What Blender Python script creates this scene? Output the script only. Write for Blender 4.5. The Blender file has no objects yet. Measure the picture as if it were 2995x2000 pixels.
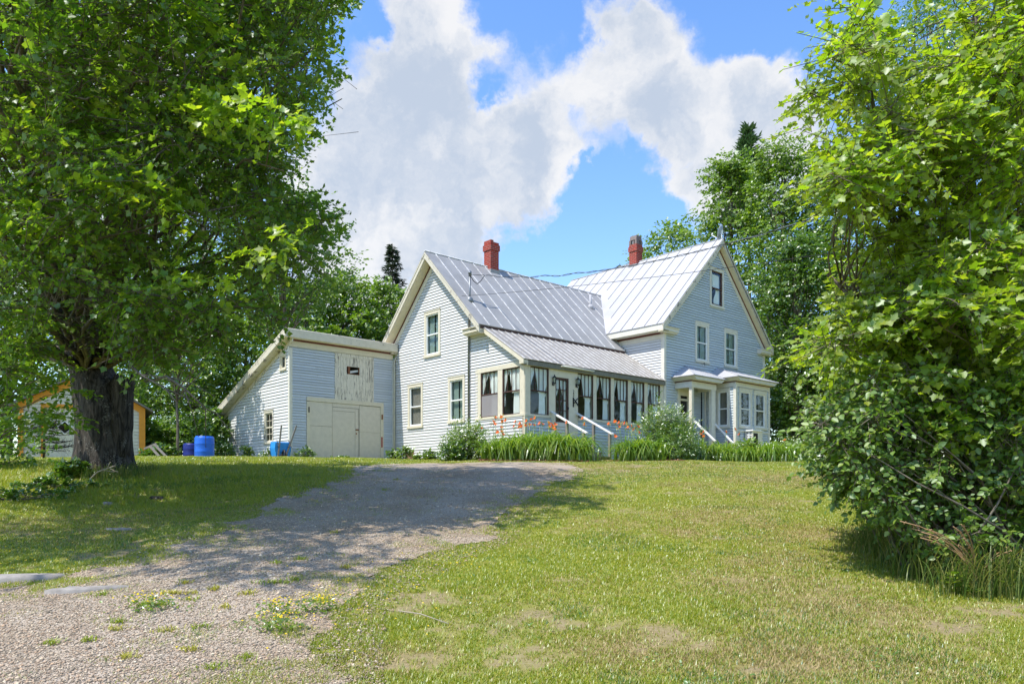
import bpy, math, random
import numpy as np
from mathutils import Vector, Matrix
random.seed(7); RNG = np.random.default_rng(11)
SC = bpy.context.scene
COL = SC.collection
R = math.radians
# ------------------------------------------------------------------ place
F, HOR, CX = 2200.0, 1425.0, 1497.5      # lens of the photograph, used only to measure positions
EYE = 1.5
TH = R(48.0)
AU = np.array([math.sin(TH), math.cos(TH)])      # along the porch front
BV = np.array([-math.cos(TH), math.sin(TH)])     # back into the house
O0 = np.array([24.0*(1535.2-CX)/F, 24.0])        # porch corner
ROTZ = R(42.0)

def HW(u, v, z):          # house coordinates -> world
    p = O0 + u*AU + v*BV
    return Vector((p[0], p[1], z+EYE))
def PX(px, py, d):        # a photograph position at distance d -> world
    return np.array([(px-CX)/F*d, d, EYE-(py-HOR)/F*d])

_prof_y = np.array([-30., -5, 0, 5, 10, 15, 20, 23, 26, 30, 40, 60, 400])
_prof_z = np.array([-3.2, -2.0, -1.55, -1.07, -.47, .12, .62, .82, .97, 1.08, 1.15, 1.2, 1.2])
def sstep(a, b, x):
    t = np.clip((x-a)/(b-a), 0, 1); return t*t*(3-2*t)
def _pchip(y):
    # smooth the profile by averaging
    s = 0
    for k, w in ((-1.6, .15), (-.8, .2), (0, .3), (.8, .2), (1.6, .15)):
        s = s + w*np.interp(y+k, _prof_y, _prof_z)
    return s
def ground(x, y):
    x = np.asarray(x, float); y = np.asarray(y, float)
    z = _pchip(y)
    z = z + .16*sstep(-2.5, -7, x)*sstep(11, 17, y)*(1-sstep(20, 26, y))
    z = z - .12*sstep(3, 8, x)*sstep(20, 27, y)
    z = z + .35*sstep(7, 14, x)*(1-sstep(14, 24, y))
    z = z + .03*np.sin(x*.9+y*.5)*np.cos(y*.7-x*.3)*sstep(60, 30, y) + .012*np.sin(x*2.3+1)*np.sin(y*1.9)
    return z + EYE
def gz(x, y): return float(ground(x, y))
def pix_ground(px, py):   # where a photograph position meets the ground
    lo, hi = 2.0, 24.0
    d = np.linspace(3.5, 26, 900)
    x = (px-CX)/F*d; z = EYE-(py-HOR)/F*d
    g = ground(x, d)
    k = np.argmax(z < g)
    if not (z < g).any(): k = len(d)-1
    return np.array([x[k], d[k], g[k]])

# ------------------------------------------------------------------ objects
def link(o):
    COL.objects.link(o); return o
def tag(o, label=None, cat=None, group=None, kind=None):
    if label: o['label'] = label
    if cat: o['category'] = cat
    if group: o['group'] = group
    if kind: o['kind'] = kind
    return o
def thing(name, label, cat, loc, rz=0.0, group=None):
    o = bpy.data.objects.new(name, None); link(o)
    o.empty_display_size = .2
    o.location = loc; o.rotation_euler = (0, 0, rz)
    return tag(o, label, cat, group)
def hthing(name, label, cat, u, v, z, group=None):
    o = thing(name, label, cat, HW(u, v, z), ROTZ, group)
    o['_o'] = (u, v, z)
    return o

class MB:
    """collects faces, then links them as ONE mesh object"""
    def __init__(s): s.v = []; s.f = []; s.m = []; s.sm = []; s.cur = 0
    def vert(s, p): s.v.append((float(p[0]), float(p[1]), float(p[2]))); return len(s.v)-1
    def face(s, ids, m=None, smooth=False):
        s.f.append(tuple(ids)); s.m.append(s.cur if m is None else m); s.sm.append(smooth)
    def quad(s, a, b, c, d, m=None):
        s.face([s.vert(a), s.vert(b), s.vert(c), s.vert(d)], m)
    def poly(s, pts, m=None): s.face([s.vert(p) for p in pts], m)
    def hexa(s, p, m=None):
        i = [s.vert(q) for q in p]
        for q in ((3, 2, 1, 0), (4, 5, 6, 7), (0, 1, 5, 4), (1, 2, 6, 5), (2, 3, 7, 6), (3, 0, 4, 7)):
            s.face([i[k] for k in q], m)
    def box(s, x0, x1, y0, y1, z0, z1, m=None, T=None):
        P = [(x0, y0, z0), (x1, y0, z0), (x1, y1, z0), (x0, y1, z0), (x0, y0, z1), (x1, y0, z1), (x1, y1, z1), (x0, y1, z1)]
        if T: P = [T(*p) for p in P]
        s.hexa(P, m)
    def prism(s, pts, a, b, T=None, m=None):
        """outline pts (p,q) swept from a to b; T(p, t, q)"""
        T = T or (lambda p, t, q: (p, t, q))
        n = len(pts)
        i = [s.vert(T(p, a, q)) for p, q in pts]; j = [s.vert(T(p, b, q)) for p, q in pts]
        s.face(i[::-1], m); s.face(j, m)
        for k in range(n): s.face([i[k], i[(k+1) % n], j[(k+1) % n], j[k]], m)
    def bar(s, a, b, w, h, m=None, up=(0, 0, 1)):
        """squared timber from a to b"""
        a = Vector(a); b = Vector(b); d = (b-a).normalized(); up = Vector(up)
        if abs(d.dot(up)) > .97: up = Vector((1, 0, 0))
        x = d.cross(up).normalized(); y = x.cross(d)
        P = []
        for q in (a, b):
            P += [q-x*w/2-y*h/2, q+x*w/2-y*h/2, q+x*w/2+y*h/2, q-x*w/2+y*h/2]
        s.hexa(P, m)
    def tube(s, pts, rad, n=8, m=None, cap=True, smooth=True, noise=None):
        pts = [Vector(p) for p in pts]
        if not hasattr(rad, '__len__'): rad = [rad]*len(pts)
        rings = []; x = None
        for k, p in enumerate(pts):
            d = (pts[min(k+1, len(pts)-1)]-pts[max(k-1, 0)])
            if d.length < 1e-9: d = Vector((0, 0, 1))
            d.normalize()
            if x is None:
                x = d.cross(Vector((.3, 1, .2)));
                if x.length < .05: x = d.cross(Vector((1, 0, 0)))
            x = (x-d*x.dot(d)).normalized(); y = d.cross(x)
            ring = []
            for j in range(n):
                an = 2*math.pi*j/n; r = rad[k]
                if noise: r *= noise(k, an, p)
                ring.append(s.vert(p+x*(math.cos(an)*r)+y*(math.sin(an)*r)))
            rings.append(ring)
        for a, b in zip(rings, rings[1:]):
            for j in range(n): s.face([a[j], a[(j+1) % n], b[(j+1) % n], b[j]], m, smooth)
        if cap:
            s.face(rings[0][::-1], m); s.face(rings[-1], m)
    def lathe(s, c, prof, n=20, m=None, smooth=True):
        """prof of (radius, z) about a vertical axis through c"""
        rings = []
        for r, z in prof:
            rings.append([s.vert((c[0]+r*math.cos(2*math.pi*j/n), c[1]+r*math.sin(2*math.pi*j/n), c[2]+z)) for j in range(n)])
        for a, b in zip(rings, rings[1:]):
            for j in range(n): s.face([a[j], a[(j+1) % n], b[(j+1) % n], b[j]], m, smooth)
        s.face(rings[0][::-1], m); s.face(rings[-1], m)
    def build(s, name, mats, parent=None, off=None):
        me = bpy.data.meshes.new(name)
        if off is None and parent is not None and parent.get('_o') is not None: off = parent['_o']
        v = s.v if off is None else [(a-off[0], b-off[1], c-off[2]) for a, b, c in s.v]
        me.from_pydata(v, [], s.f)
        if not isinstance(mats, (list, tuple)): mats = [mats]
        for q in mats: me.materials.append(q)
        if len(mats) > 1: me.polygons.foreach_set('material_index', s.m)
        if any(s.sm): me.polygons.foreach_set('use_smooth', s.sm)
        me.update()
        o = bpy.data.objects.new(name, me); link(o)
        if parent is not None:
            o.parent = parent
            if parent.get('_o') is not None: o['_o'] = parent['_o']
        return o

def npmesh(name, V, nper, polys, mat, parent=None, smooth=False, mats=None, mi=None):
    """many equal little pieces in one mesh: V (N,k,3), polys = list of index tuples in one piece"""
    V = np.asarray(V, np.float32); N, k = V.shape[0], V.shape[1]
    me = bpy.data.meshes.new(name)
    me.vertices.add(N*k); me.vertices.foreach_set('co', V.reshape(-1))
    lens = np.array([len(p) for p in polys], np.int32)
    loc = np.concatenate([np.array(p, np.int32) for p in polys])
    L = len(loc)
    me.loops.add(N*L)
    me.loops.foreach_set('vertex_index', (loc[None, :]+np.arange(N, dtype=np.int32)[:, None]*k).reshape(-1).astype(np.int32))
    me.polygons.add(N*len(polys))
    st = np.concatenate([[0], np.cumsum(lens)[:-1]]).astype(np.int32)
    me.polygons.foreach_set('loop_start', (st[None, :]+np.arange(N, dtype=np.int32)[:, None]*L).reshape(-1).astype(np.int32))
    me.polygons.foreach_set('loop_total', np.tile(lens, N))
    for q in (mats or [mat]): me.materials.append(q)
    if mi is not None:
        me.polygons.foreach_set('material_index', np.repeat(np.asarray(mi, np.int32), len(polys)))
    if smooth: me.polygons.foreach_set('use_smooth', np.ones(N*len(polys), bool))
    me.update(calc_edges=True)
    o = bpy.data.objects.new(name, me); link(o)
    if parent is not None: o.parent = parent
    return o

# ------------------------------------------------------------------ materials
class NT:
    def __init__(s, tree): s.t = tree
    def n(s, typ, out=0, _p=None, **kw):
        nd = s.t.nodes.new(typ)
        for k, v in (_p or {}).items(): setattr(nd, k, v)
        for k, v in kw.items():
            key = int(k[1:]) if (k[0] == 'i' and k[1:].isdigit()) else k.replace('_', ' ')
            s.set(nd.inputs[key], v)
        return nd
    def set(s, sock, v):
        if isinstance(v, tuple) and len(v) == 2 and hasattr(v[0], 'outputs'): s.t.links.new(v[0].outputs[v[1]], sock)
        elif hasattr(v, 'outputs'): s.t.links.new(v.outputs[0], sock)
        elif isinstance(v, (tuple, list)) and len(v) == 3 and len(getattr(sock, 'default_value', (0,))) == 4: sock.default_value = (*v, 1)
        else: sock.default_value = v
    def mix(s, f, a, b, typ='RGBA', blend='MIX'):
        nd = s.t.nodes.new('ShaderNodeMix'); nd.data_type = typ
        if typ == 'RGBA':
            nd.blend_type = blend
            s.set(nd.inputs[0], f); s.set(nd.inputs[6], a); s.set(nd.inputs[7], b); return (nd, 2)
        s.set(nd.inputs[0], f); s.set(nd.inputs[2], a); s.set(nd.inputs[3], b); return (nd, 0)
    def noise(s, vec, scale, detail=4, rough=.55, dist=0):
        nd = s.n('ShaderNodeTexNoise', Scale=scale, Detail=detail, Roughness=rough, Distortion=dist)
        if vec is not None: s.set(nd.inputs['Vector'], vec)
        return nd
    def ramp(s, f, stops, interp='LINEAR'):
        nd = s.n('ShaderNodeValToRGB'); nd.color_ramp.interpolation = interp
        e = nd.color_ramp.elements
        while len(e) < len(stops): e.new(.5)
        for q, (p, c) in zip(e, stops):
            q.position = p; q.color = (*c, 1) if isinstance(c, (tuple, list)) else (c, c, c, 1)
        s.set(nd.inputs[0], f); return nd
    def math(s, op, a, b=0.0, c=0.0):
        nd = s.n('ShaderNodeMath', _p={'operation': op}); s.set(nd.inputs[0], a); s.set(nd.inputs[1], b)
        s.set(nd.inputs[2], c)
        return nd
    def vmul(s, vec, sc):
        nd = s.n('ShaderNodeVectorMath', _p={'operation': 'MULTIPLY'}); s.set(nd.inputs[0], vec); nd.inputs[1].default_value = sc; return nd
    def bump(s, h, strength=.3, dist=.01):
        return s.n('ShaderNodeBump', Height=h, Strength=strength, Distance=dist)

def new_mat(name):
    m = bpy.data.materials.new(name); m.use_nodes = True
    m.node_tree.nodes.clear()
    t = NT(m.node_tree)
    out = t.n('ShaderNodeOutputMaterial')
    t.out = out
    return m, t
def principled(name, build, rough=.6, metal=0.0, spec=.3):
    m, t = new_mat(name)
    p = t.n('ShaderNodeBsdfPrincipled'); p.inputs['Roughness'].default_value = rough
    p.inputs['Metallic'].default_value = metal; p.inputs['Specular IOR Level'].default_value = spec
    t.coord = (t.n('ShaderNodeTexCoord'), 3)
    r = build(t)
    if isinstance(r, dict):
        for k, v in r.items(): t.set(p.inputs[k], v)
    else: t.set(p.inputs['Base Color'], r)
    t.t.links.new(p.outputs[0], t.out.inputs[0])
    return m

def m_siding(name, base, dirt, grain=(1, 1, 1)):
    def b(t):
        c = t.coord
        n1 = t.noise(t.vmul(c, (1.2, 1.2, .5)), 2.2, 5, .6)
        n2 = t.noise(t.vmul(c, (2.5, 2.5, 28)), 1.6, 4, .65)
        n3 = t.noise(t.vmul(c, (7, 7, 1.3)), 2.0, 4, .7)
        g = t.n('ShaderNodeNewGeometry'); bb = t.mix((g, 8), tuple(q*.86 for q in base), base)
        col = t.mix(t.ramp(n1, [(.4, 0), (.8, .35)]), bb, dirt)
        col = t.mix(t.ramp(n2, [(.56, 0), (.80, .30)]), col, tuple(q*.8 for q in dirt))
        col = t.mix(t.ramp(n3, [(.62, 0), (.80, .5)]), col, tuple(q*.6 for q in dirt))
        return {'Base Color': col, 'Normal': t.bump(n2, .12, .003)}
    return principled(name, b, .6)
def m_peel(name, paint, wood, amount=.5, stretch=(8, 8, 1.2), sc=3.0, rough=.65):
    def b(t):
        c = t.coord
        n = t.noise(t.vmul(c, stretch), sc, 6, .72)
        n2 = t.noise(c, 1.6, 4, .6)
        mask = t.ramp(t.math('ADD', n, t.math('MULTIPLY', n2, .25)), [(amount, 0), (amount+.05, 1)])
        dirt = t.noise(c, 6, 5, .6)
        p2 = t.mix(t.ramp(dirt, [(.4, 0), (.8, .5)]), paint, tuple(q*.72 for q in paint))
        col = t.mix(mask, p2, wood)
        return {'Base Color': col, 'Normal': t.bump(mask, .35, -.004)}
    return principled(name, b, rough)
def m_plain(name, col, rough=.6, metal=0.0, var=.18, sc=5, spec=.3):
    def b(t):
        n = t.noise(t.coord, sc, 5, .6)
        c = t.mix(t.ramp(n, [(.3, 0), (.75, 1)]), tuple(min(1, q*(1+var)) for q in col), tuple(q*(1-var) for q in col))
        return {'Base Color': c, 'Normal': t.bump(n, .15, .01)}
    return principled(name, b, rough, metal, spec)
def m_wood(name, col, rough=.75):
    def b(t):
        n = t.noise(t.vmul(t.coord, (6, 6, 6)), 2, 3, .6)
        g = t.noise(t.vmul(t.coord, (40, 40, 3)), 1.2, 5, .7)
        c = t.mix(t.ramp(g, [(.3, 0), (.75, 1)]), col, tuple(q*.55 for q in col))
        c = t.mix(t.ramp(n, [(.45, 0), (.8, .6)]), c, tuple(q*1.25 for q in col))
        return {'Base Color': c, 'Normal': t.bump(g, .3, .004)}
    return principled(name, b, rough)

M = {}
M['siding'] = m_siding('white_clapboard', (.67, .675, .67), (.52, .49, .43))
M['siding_shade_tint'] = m_siding('white_clapboard_shade_tint', (.55, .605, .64), (.43, .47, .48))  # white boards of the shaded walls; the shade's darker blue is in the colour
M['vinyl_shade_tint'] = m_siding('shed_clapboard_shade_tint', (.56, .605, .65), (.46, .49, .52))  # shed front: bluish shade mixed into the board colour
M['cream'] = m_peel('weathered_cream_trim', (.67, .61, .475), (.34, .29, .22), .755, (5, 5, 2.2), 3.5)
M['cream_clean'] = m_peel('cream_trim', (.69, .655, .56), (.40, .35, .27), .80, (5, 5, 2.2), 3.2)
M['rake'] = m_peel('stained_cream_soffit', (.70, .62, .46), (.36, .32, .25), .84, (2, 2, 2), 2.2)
M['rake_edge'] = m_peel('bare_grey_rake_board', (.62, .57, .46), (.24, .22, .19), .70, (2, 2, 2), 1.6)
M['peel'] = m_peel('peeling_white_boards', (.70, .65, .54), (.24, .215, .185), .655, (16, 16, 1.3), 2.2)
M['door_cream'] = m_peel('shed_door_cream', (.64, .585, .49), (.36, .31, .24), .775, (5, 5, 1.6), 3)
M['white_sash'] = m_plain('white_sash', (.80, .80, .78), .4, 0, .05)
M['maroon'] = m_plain('dark_maroon_trim', (.13, .035, .025), .55)
M['sash_brown'] = m_peel('worn_brown_sash', (.085, .04, .03), (.42, .38, .31), .80, (5, 5, 5), 4)
M['dark'] = m_plain('dark_interior', (.03, .028, .025), .9)
M['iron'] = m_plain('black_iron', (.018, .018, .02), .5)
M['galv'] = m_plain('grey_galvanised_pipe', (.22, .235, .25), .45, .4)
M['grey_wood'] = m_wood('weathered_grey_wood', (.26, .235, .20))
M['white_rail'] = m_peel('white_worn_rail', (.80, .77, .72), (.30, .26, .22), .74, (6, 6, 6), 3)
M['gold'] = m_plain('golden_yellow_trim', (.62, .26, .03), .6, 0, .12)
M['garage_white'] = m_siding('garage_cream_boards', (.66, .62, .50), (.5, .46, .36))
M['cable'] = m_plain('black_cable', (.02, .02, .022), .6)
M['barrel_blue'] = m_plain('bright_blue_plastic', (.02, .13, .62), .4, 0, .10, 8)
M['barrel_dark'] = m_plain('dark_blue_plastic', (.012, .022, .17), .4, 0, .12, 8)
M['tray_blue'] = m_plain('sky_blue_plastic', (.03, .26, .66), .4, 0, .10, 8)
M['dish'] = m_plain('grey_dish', (.30, .34, .40), .45)
M['stone'] = m_plain('pale_flat_stone', (.27, .245, .22), .85, 0, .3, 9)
M['rust'] = m_plain('rusty_metal', (.20, .08, .04), .8, 0, .3, 9)

def _metal_grey(t):
    c = t.coord
    n = t.noise(c, 1.3, 5, .6); n2 = t.noise(t.vmul(c, (2, 1, 1)), 9, 4, .65)
    col = t.mix(t.ramp(n, [(.3, 0), (.75, 1)]), (.25, .245, .24), (.33, .325, .32))
    col = t.mix(t.ramp(n2, [(.55, 0), (.8, .5)]), col, (.35, .345, .335))
    return {'Base Color': col, 'Roughness': t.ramp(n2, [(.3, .38), (.7, .6)]), 'Normal': t.bump(n, .25, .02)}
M['metal'] = principled('aged_silver_roof_metal', _metal_grey, .55, .0, .15)
def _metal_white(t):
    c = t.coord
    n = t.noise(c, .9, 5, .6); n2 = t.noise(t.vmul(c, (3, 3, 9)), 4, 5, .7)
    col = t.mix(t.ramp(n, [(.35, 0), (.7, 1)]), (.46, .455, .455), (.38, .375, .39))
    col = t.mix(t.ramp(n2, [(.5, 0), (.78, .55)]), col, (.36, .355, .37))
    return {'Base Color': col, 'Normal': t.bump(n2, .2, .006)}
M['metal_white'] = principled('white_painted_roof_metal', _metal_white, .6, .0, .12)
def _corr(t):
    c = t.coord
    n = t.noise(c, 2.0, 5, .65); n2 = t.noise(t.vmul(c, (5, .8, .8)), 3, 4, .7)
    col = t.mix(t.ramp(n, [(.3, 0), (.75, 1)]), (.29, .262, .225), (.35, .322, .285))
    col = t.mix(t.ramp(n2, [(.58, 0), (.75, .35)]), col, (.55, .535, .52))
    return {'Base Color': col, 'Normal': t.bump(n, .15, .01)}
M['corr'] = principled('taupe_ribbed_porch_metal', _corr, .5, .15)
def _rib(t):
    n = t.noise(t.coord, 7, 5, .75)
    return t.mix(t.ramp(n, [(.38, 0), (.58, 1)]), (.36, .355, .35), (.70, .69, .675))
M['seam'] = principled('worn_white_seam', _rib, .5)
M['seam_dark'] = m_plain('dark_seam', (.16, .155, .15), .7)
def _corr_rib(t):
    n = t.noise(t.vmul(t.coord, (1, 1, 1)), 5, 5, .75)
    return t.mix(t.ramp(n, [(.36, 0), (.60, 1)]), (.40, .37, .335), (.66, .645, .625))
M['corr_rib'] = principled('worn_porch_rib', _corr_rib, .5)
def _brick(t):
    s = t.n('ShaderNodeSeparateXYZ'); t.set(s.inputs[0], t.coord)
    cb = t.n('ShaderNodeCombineXYZ'); t.set(cb.inputs[0], t.math('ADD', (s, 0), (s, 1))); t.set(cb.inputs[1], (s, 2))
    br = t.n('ShaderNodeTexBrick', Scale=1.0, Mortar_Size=.007, Brick_Width=.21, Row_Height=.073, Bias=-.2)
    t.set(br.inputs['Vector'], cb)
    br.inputs['Color1'].default_value = (.33, .035, .02, 1); br.inputs['Color2'].default_value = (.22, .028, .018, 1)
    br.inputs['Mortar'].default_value = (.34, .20, .16, 1)
    n = t.noise(t.coord, 6, 5, .7)
    col = t.mix(t.ramp(n, [(.52, 0), (.72, .55)]), (br, 0), (.22, .12, .10))
    return {'Base Color': col, 'Normal': t.bump((br, 1), .4, -.01)}
M['brick'] = principled('red_chimney_brick', _brick, .8)
def _bark(t):
    c = t.vmul(t.coord, (1, 1, .16))
    v = t.noise(c, 17, 6, .7, .8); v2 = t.noise(t.coord, 3, 4, .6); l = t.noise(t.coord, 34, 4, .7)
    col = t.mix(t.ramp(v, [(.40, 0), (.60, 1)]), (.016, .013, .010), (.098, .082, .067))
    col = t.mix(t.math('MULTIPLY', t.ramp(v2, [(.5, 0), (.62, 1)]), t.ramp(l, [(.54, 0), (.62, .85)])), col, (.30, .30, .27))
    return {'Base Color': col, 'Normal': t.bump(v, 1.0, .06)}
M['bark'] = principled('furrowed_bark', _bark, .9)
def _bark2(t):
    v = t.noise(t.vmul(t.coord, (1, 1, .3)), 14, 5, .65)
    col = t.mix(t.ramp(v, [(.35, 0), (.7, 1)]), (.07, .055, .04), (.21, .18, .145))
    return {'Base Color': col, 'Normal': t.bump(v, .5, .02)}
M['twig'] = principled('grey_brown_branch', _bark2, .85)

def m_glass(name, tint=(.9, .95, .93)):
    m, t = new_mat(name)
    tr = t.n('ShaderNodeBsdfTransparent', Color=tint); gl = t.n('ShaderNodeBsdfGlossy', Roughness=.03, Color=(.9, .95, 1))
    g = t.n('ShaderNodeNewGeometry'); dp = t.n('ShaderNodeVectorMath', _p={'operation': 'DOT_PRODUCT'}); t.set(dp.inputs[0], (g, 4)); t.set(dp.inputs[1], (g, 1))
    one = t.math('SUBTRACT', 1.0, t.math('ABSOLUTE', (dp, 1)))
    mx = t.n('ShaderNodeMixShader', Fac=t.math('ADD', t.math('MULTIPLY', t.math('POWER', one, 5.0), .9), .05))
    t.t.links.new(tr.outputs[0], mx.inputs[1]); t.t.links.new(gl.outputs[0], mx.inputs[2])
    t.t.links.new(mx.outputs[0], t.out.inputs[0]); return m
M['glass'] = m_glass('window_glass')
def m_screen(name):
    m, t = new_mat(name)
    tr = t.n('ShaderNodeBsdfTransparent', Color=(1, 1, 1)); d = t.n('ShaderNodeBsdfDiffuse', Color=(.36, .335, .34))
    mx = t.n('ShaderNodeMixShader', Fac=.72)
    t.t.links.new(tr.outputs[0], mx.inputs[1]); t.t.links.new(d.outputs[0], mx.inputs[2])
    t.t.links.new(mx.outputs[0], t.out.inputs[0]); return m
M['screen'] = m_screen('insect_screen')
def m_thin(name, col, trans, tfac=.45, rough=.5, var=None, gloss=.05, patch=None):
    """thin sheet: leaf, petal or cloth; var = (colour, colour) range per separate piece"""
    m, t = new_mat(name)
    geo = t.n('ShaderNodeNewGeometry')
    c1 = col; c2 = trans
    if var:
        rnd = (geo, 8) if geo.outputs[8].name == 'Random Per Island' else (geo, 'Random Per Island')
        stops = [(i/(len(var)-1), v) for i, v in enumerate(var)]
        rp = t.ramp(rnd, stops)
        c1 = (rp, 0)
        if patch:
            tc = t.n('ShaderNodeTexCoord')
            n = t.noise((tc, 3), patch[0], 3, .5)
            c1 = t.mix(t.ramp(n, [(.42, 0), (.62, 1)]), c1, t.mix(.65, c1, patch[1]))
        c2 = t.mix(1.0, c1, trans, blend='MULTIPLY')
    d = t.n('ShaderNodeBsdfDiffuse', Color=c1); tr = t.n('ShaderNodeBsdfTranslucent', Color=c2)
    mx = t.n('ShaderNodeMixShader', Fac=tfac)
    t.t.links.new(d.outputs[0], mx.inputs[1]); t.t.links.new(tr.outputs[0], mx.inputs[2])
    last = mx
    if gloss:
        g = t.n('ShaderNodeBsdfGlossy', Roughness=rough, Color=(.9, .95, 1))
        m2 = t.n('ShaderNodeMixShader', Fac=gloss)
        t.t.links.new(mx.outputs[0], m2.inputs[1]); t.t.links.new(g.outputs[0], m2.inputs[2]); last = m2
    t.t.links.new(last.outputs[0], t.out.inputs[0]); return m
M['curtain'] = m_thin('white_curtain', (.88, .87, .84), (.8, .78, .74), .12, gloss=0)
M['curtain_green'] = m_thin('pale_green_curtain', (.34, .42, .37), (.4, .5, .44), .3, gloss=0)
M['curtain_grey'] = m_thin('grey_brown_curtain', (.30, .27, .235), (.3, .27, .24), .3, gloss=0)
# leaves
M['leaf_maple'] = m_thin('maple_leaf', None, (1.9, 2.1, .9), .50, .45, [(0.082, 0.161, 0.0157), (0.1161, 0.21, 0.0202), (0.1503, 0.245, 0.0246), (0.2391, 0.294, 0.0314)], .045, (.8, (.12, .175, .02)))
M['leaf_young'] = m_thin('young_maple_leaf', None, (2.0, 2.1, .9), .56, .45, [(0.1376, 0.2357, 0.0129), (0.1853, 0.2932, 0.0161), (0.2392, 0.3335, 0.0193), (0.3349, 0.3737, 0.0258)], .05, (.9, (.20, .24, .02)))
M['leaf_lilac'] = m_thin('heart_leaf', None, (1.7, 2.0, .9), .36, .5, [(0.0729, 0.1418, 0.0163), (0.1057, 0.1863, 0.0208), (0.1458, 0.2362, 0.0267), (0.2187, 0.2835, 0.0267)], .05)
M['leaf_far'] = m_thin('woodland_leaf', None, (1.8, 2.0, .9), .42, .4, [(0.0728, 0.1495, 0.0146), (0.1165, 0.208, 0.0187), (0.1674, 0.26, 0.0229), (0.2402, 0.312, 0.0291)], .05, (.35, (.12, .18, .016)))
M['leaf_dark'] = m_thin('dark_woodland_leaf', None, (1.7, 2.0, .9), .38, .36, [(0.0612, 0.1275, 0.0126), (0.0936, 0.1725, 0.0168), (0.135, 0.2175, 0.021), (0.198, 0.2625, 0.0294)], .06, (.5, (.06, .12, .018)))
M['leaf_birch'] = m_thin('birch_leaf', None, (1.6, 1.9, .9), .4, .36, [(0.0585, 0.143, 0.0286), (0.0845, 0.182, 0.039), (0.117, 0.221, 0.052)], .10)
M['needle'] = m_thin('spruce_needle', None, (1.2, 1.3, .9), .2, .5, [(.03, .05, .032), (.045, .07, .04), (.065, .085, .05)], .05)
M['needle_pine'] = m_thin('pine_needle', None, (1.2, 1.3, .9), .2, .5, [(.04, .095, .03), (.06, .125, .038), (.085, .15, .045)], .06)
M['needle_dead'] = m_thin('dead_needle', None, (1, 1, 1), .2, .5, [(.03, .025, .022), (.06, .05, .042)], 0)
M['leaf_lily'] = m_thin('daylily_leaf', None, (1.6, 1.8, .8), .34, .32, [(0.0978, 0.1955, 0.0154), (0.1495, 0.2587, 0.0198), (0.207, 0.3047, 0.0242), (0.299, 0.3565, 0.0385)], .08)
M['leaf_shrub'] = m_thin('willow_shrub_leaf', None, (1.5, 1.7, .9), .4, .3, [(0.0825, 0.165, 0.0108), (0.1265, 0.21, 0.0144), (0.176, 0.25, 0.018), (0.264, 0.32, 0.042)], .10)
M['leaf_low'] = m_thin('low_bush_leaf', None, (1.5, 1.7, .9), .36, .35, [(0.0507, 0.1205, 0.0125), (0.0845, 0.1674, 0.0156), (0.1183, 0.2075, 0.0203), (0.2028, 0.2544, 0.0234)], .08)
M['leaf_silver'] = m_thin('silver_leaf_tip', None, (1, 1, 1), .3, .4, [(.40, .46, .36), (.56, .60, .50)], .06)
M['petal'] = m_thin('orange_petal', None, (1.3, 1.0, .8), .35, .5, [(.78, .105, .012), (.90, .16, .018), (.82, .20, .03)], .03)
M['petal_yellow'] = m_thin('yellow_petal', (.75, .55, .02), (.8, .6, .03), .3, gloss=.02)
M['grass'] = None
M['dry'] = m_thin('dry_seed_head', None, (1, 1, 1), .25, .6, [(.36, .21, .10), (.46, .28, .14), (.50, .36, .20)], .02)
M['tall_grass'] = m_thin('tall_grass_blade', None, (1.4, 1.5, .9), .4, .4, [(.06, .12, .022), (.10, .16, .03), (.17, .20, .045), (.32, .28, .10)], .015)
M['dead_leaf'] = m_thin('dead_leaf', None, (1, 1, 1), .2, .6, [(.16, .07, .035), (.30, .15, .08), (.42, .27, .17)], .02)
SUN, CLOUD, EXPOSURE, SKY_SAT, SKY = 2.7, .415, 1.2, 1.22, .15
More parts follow.
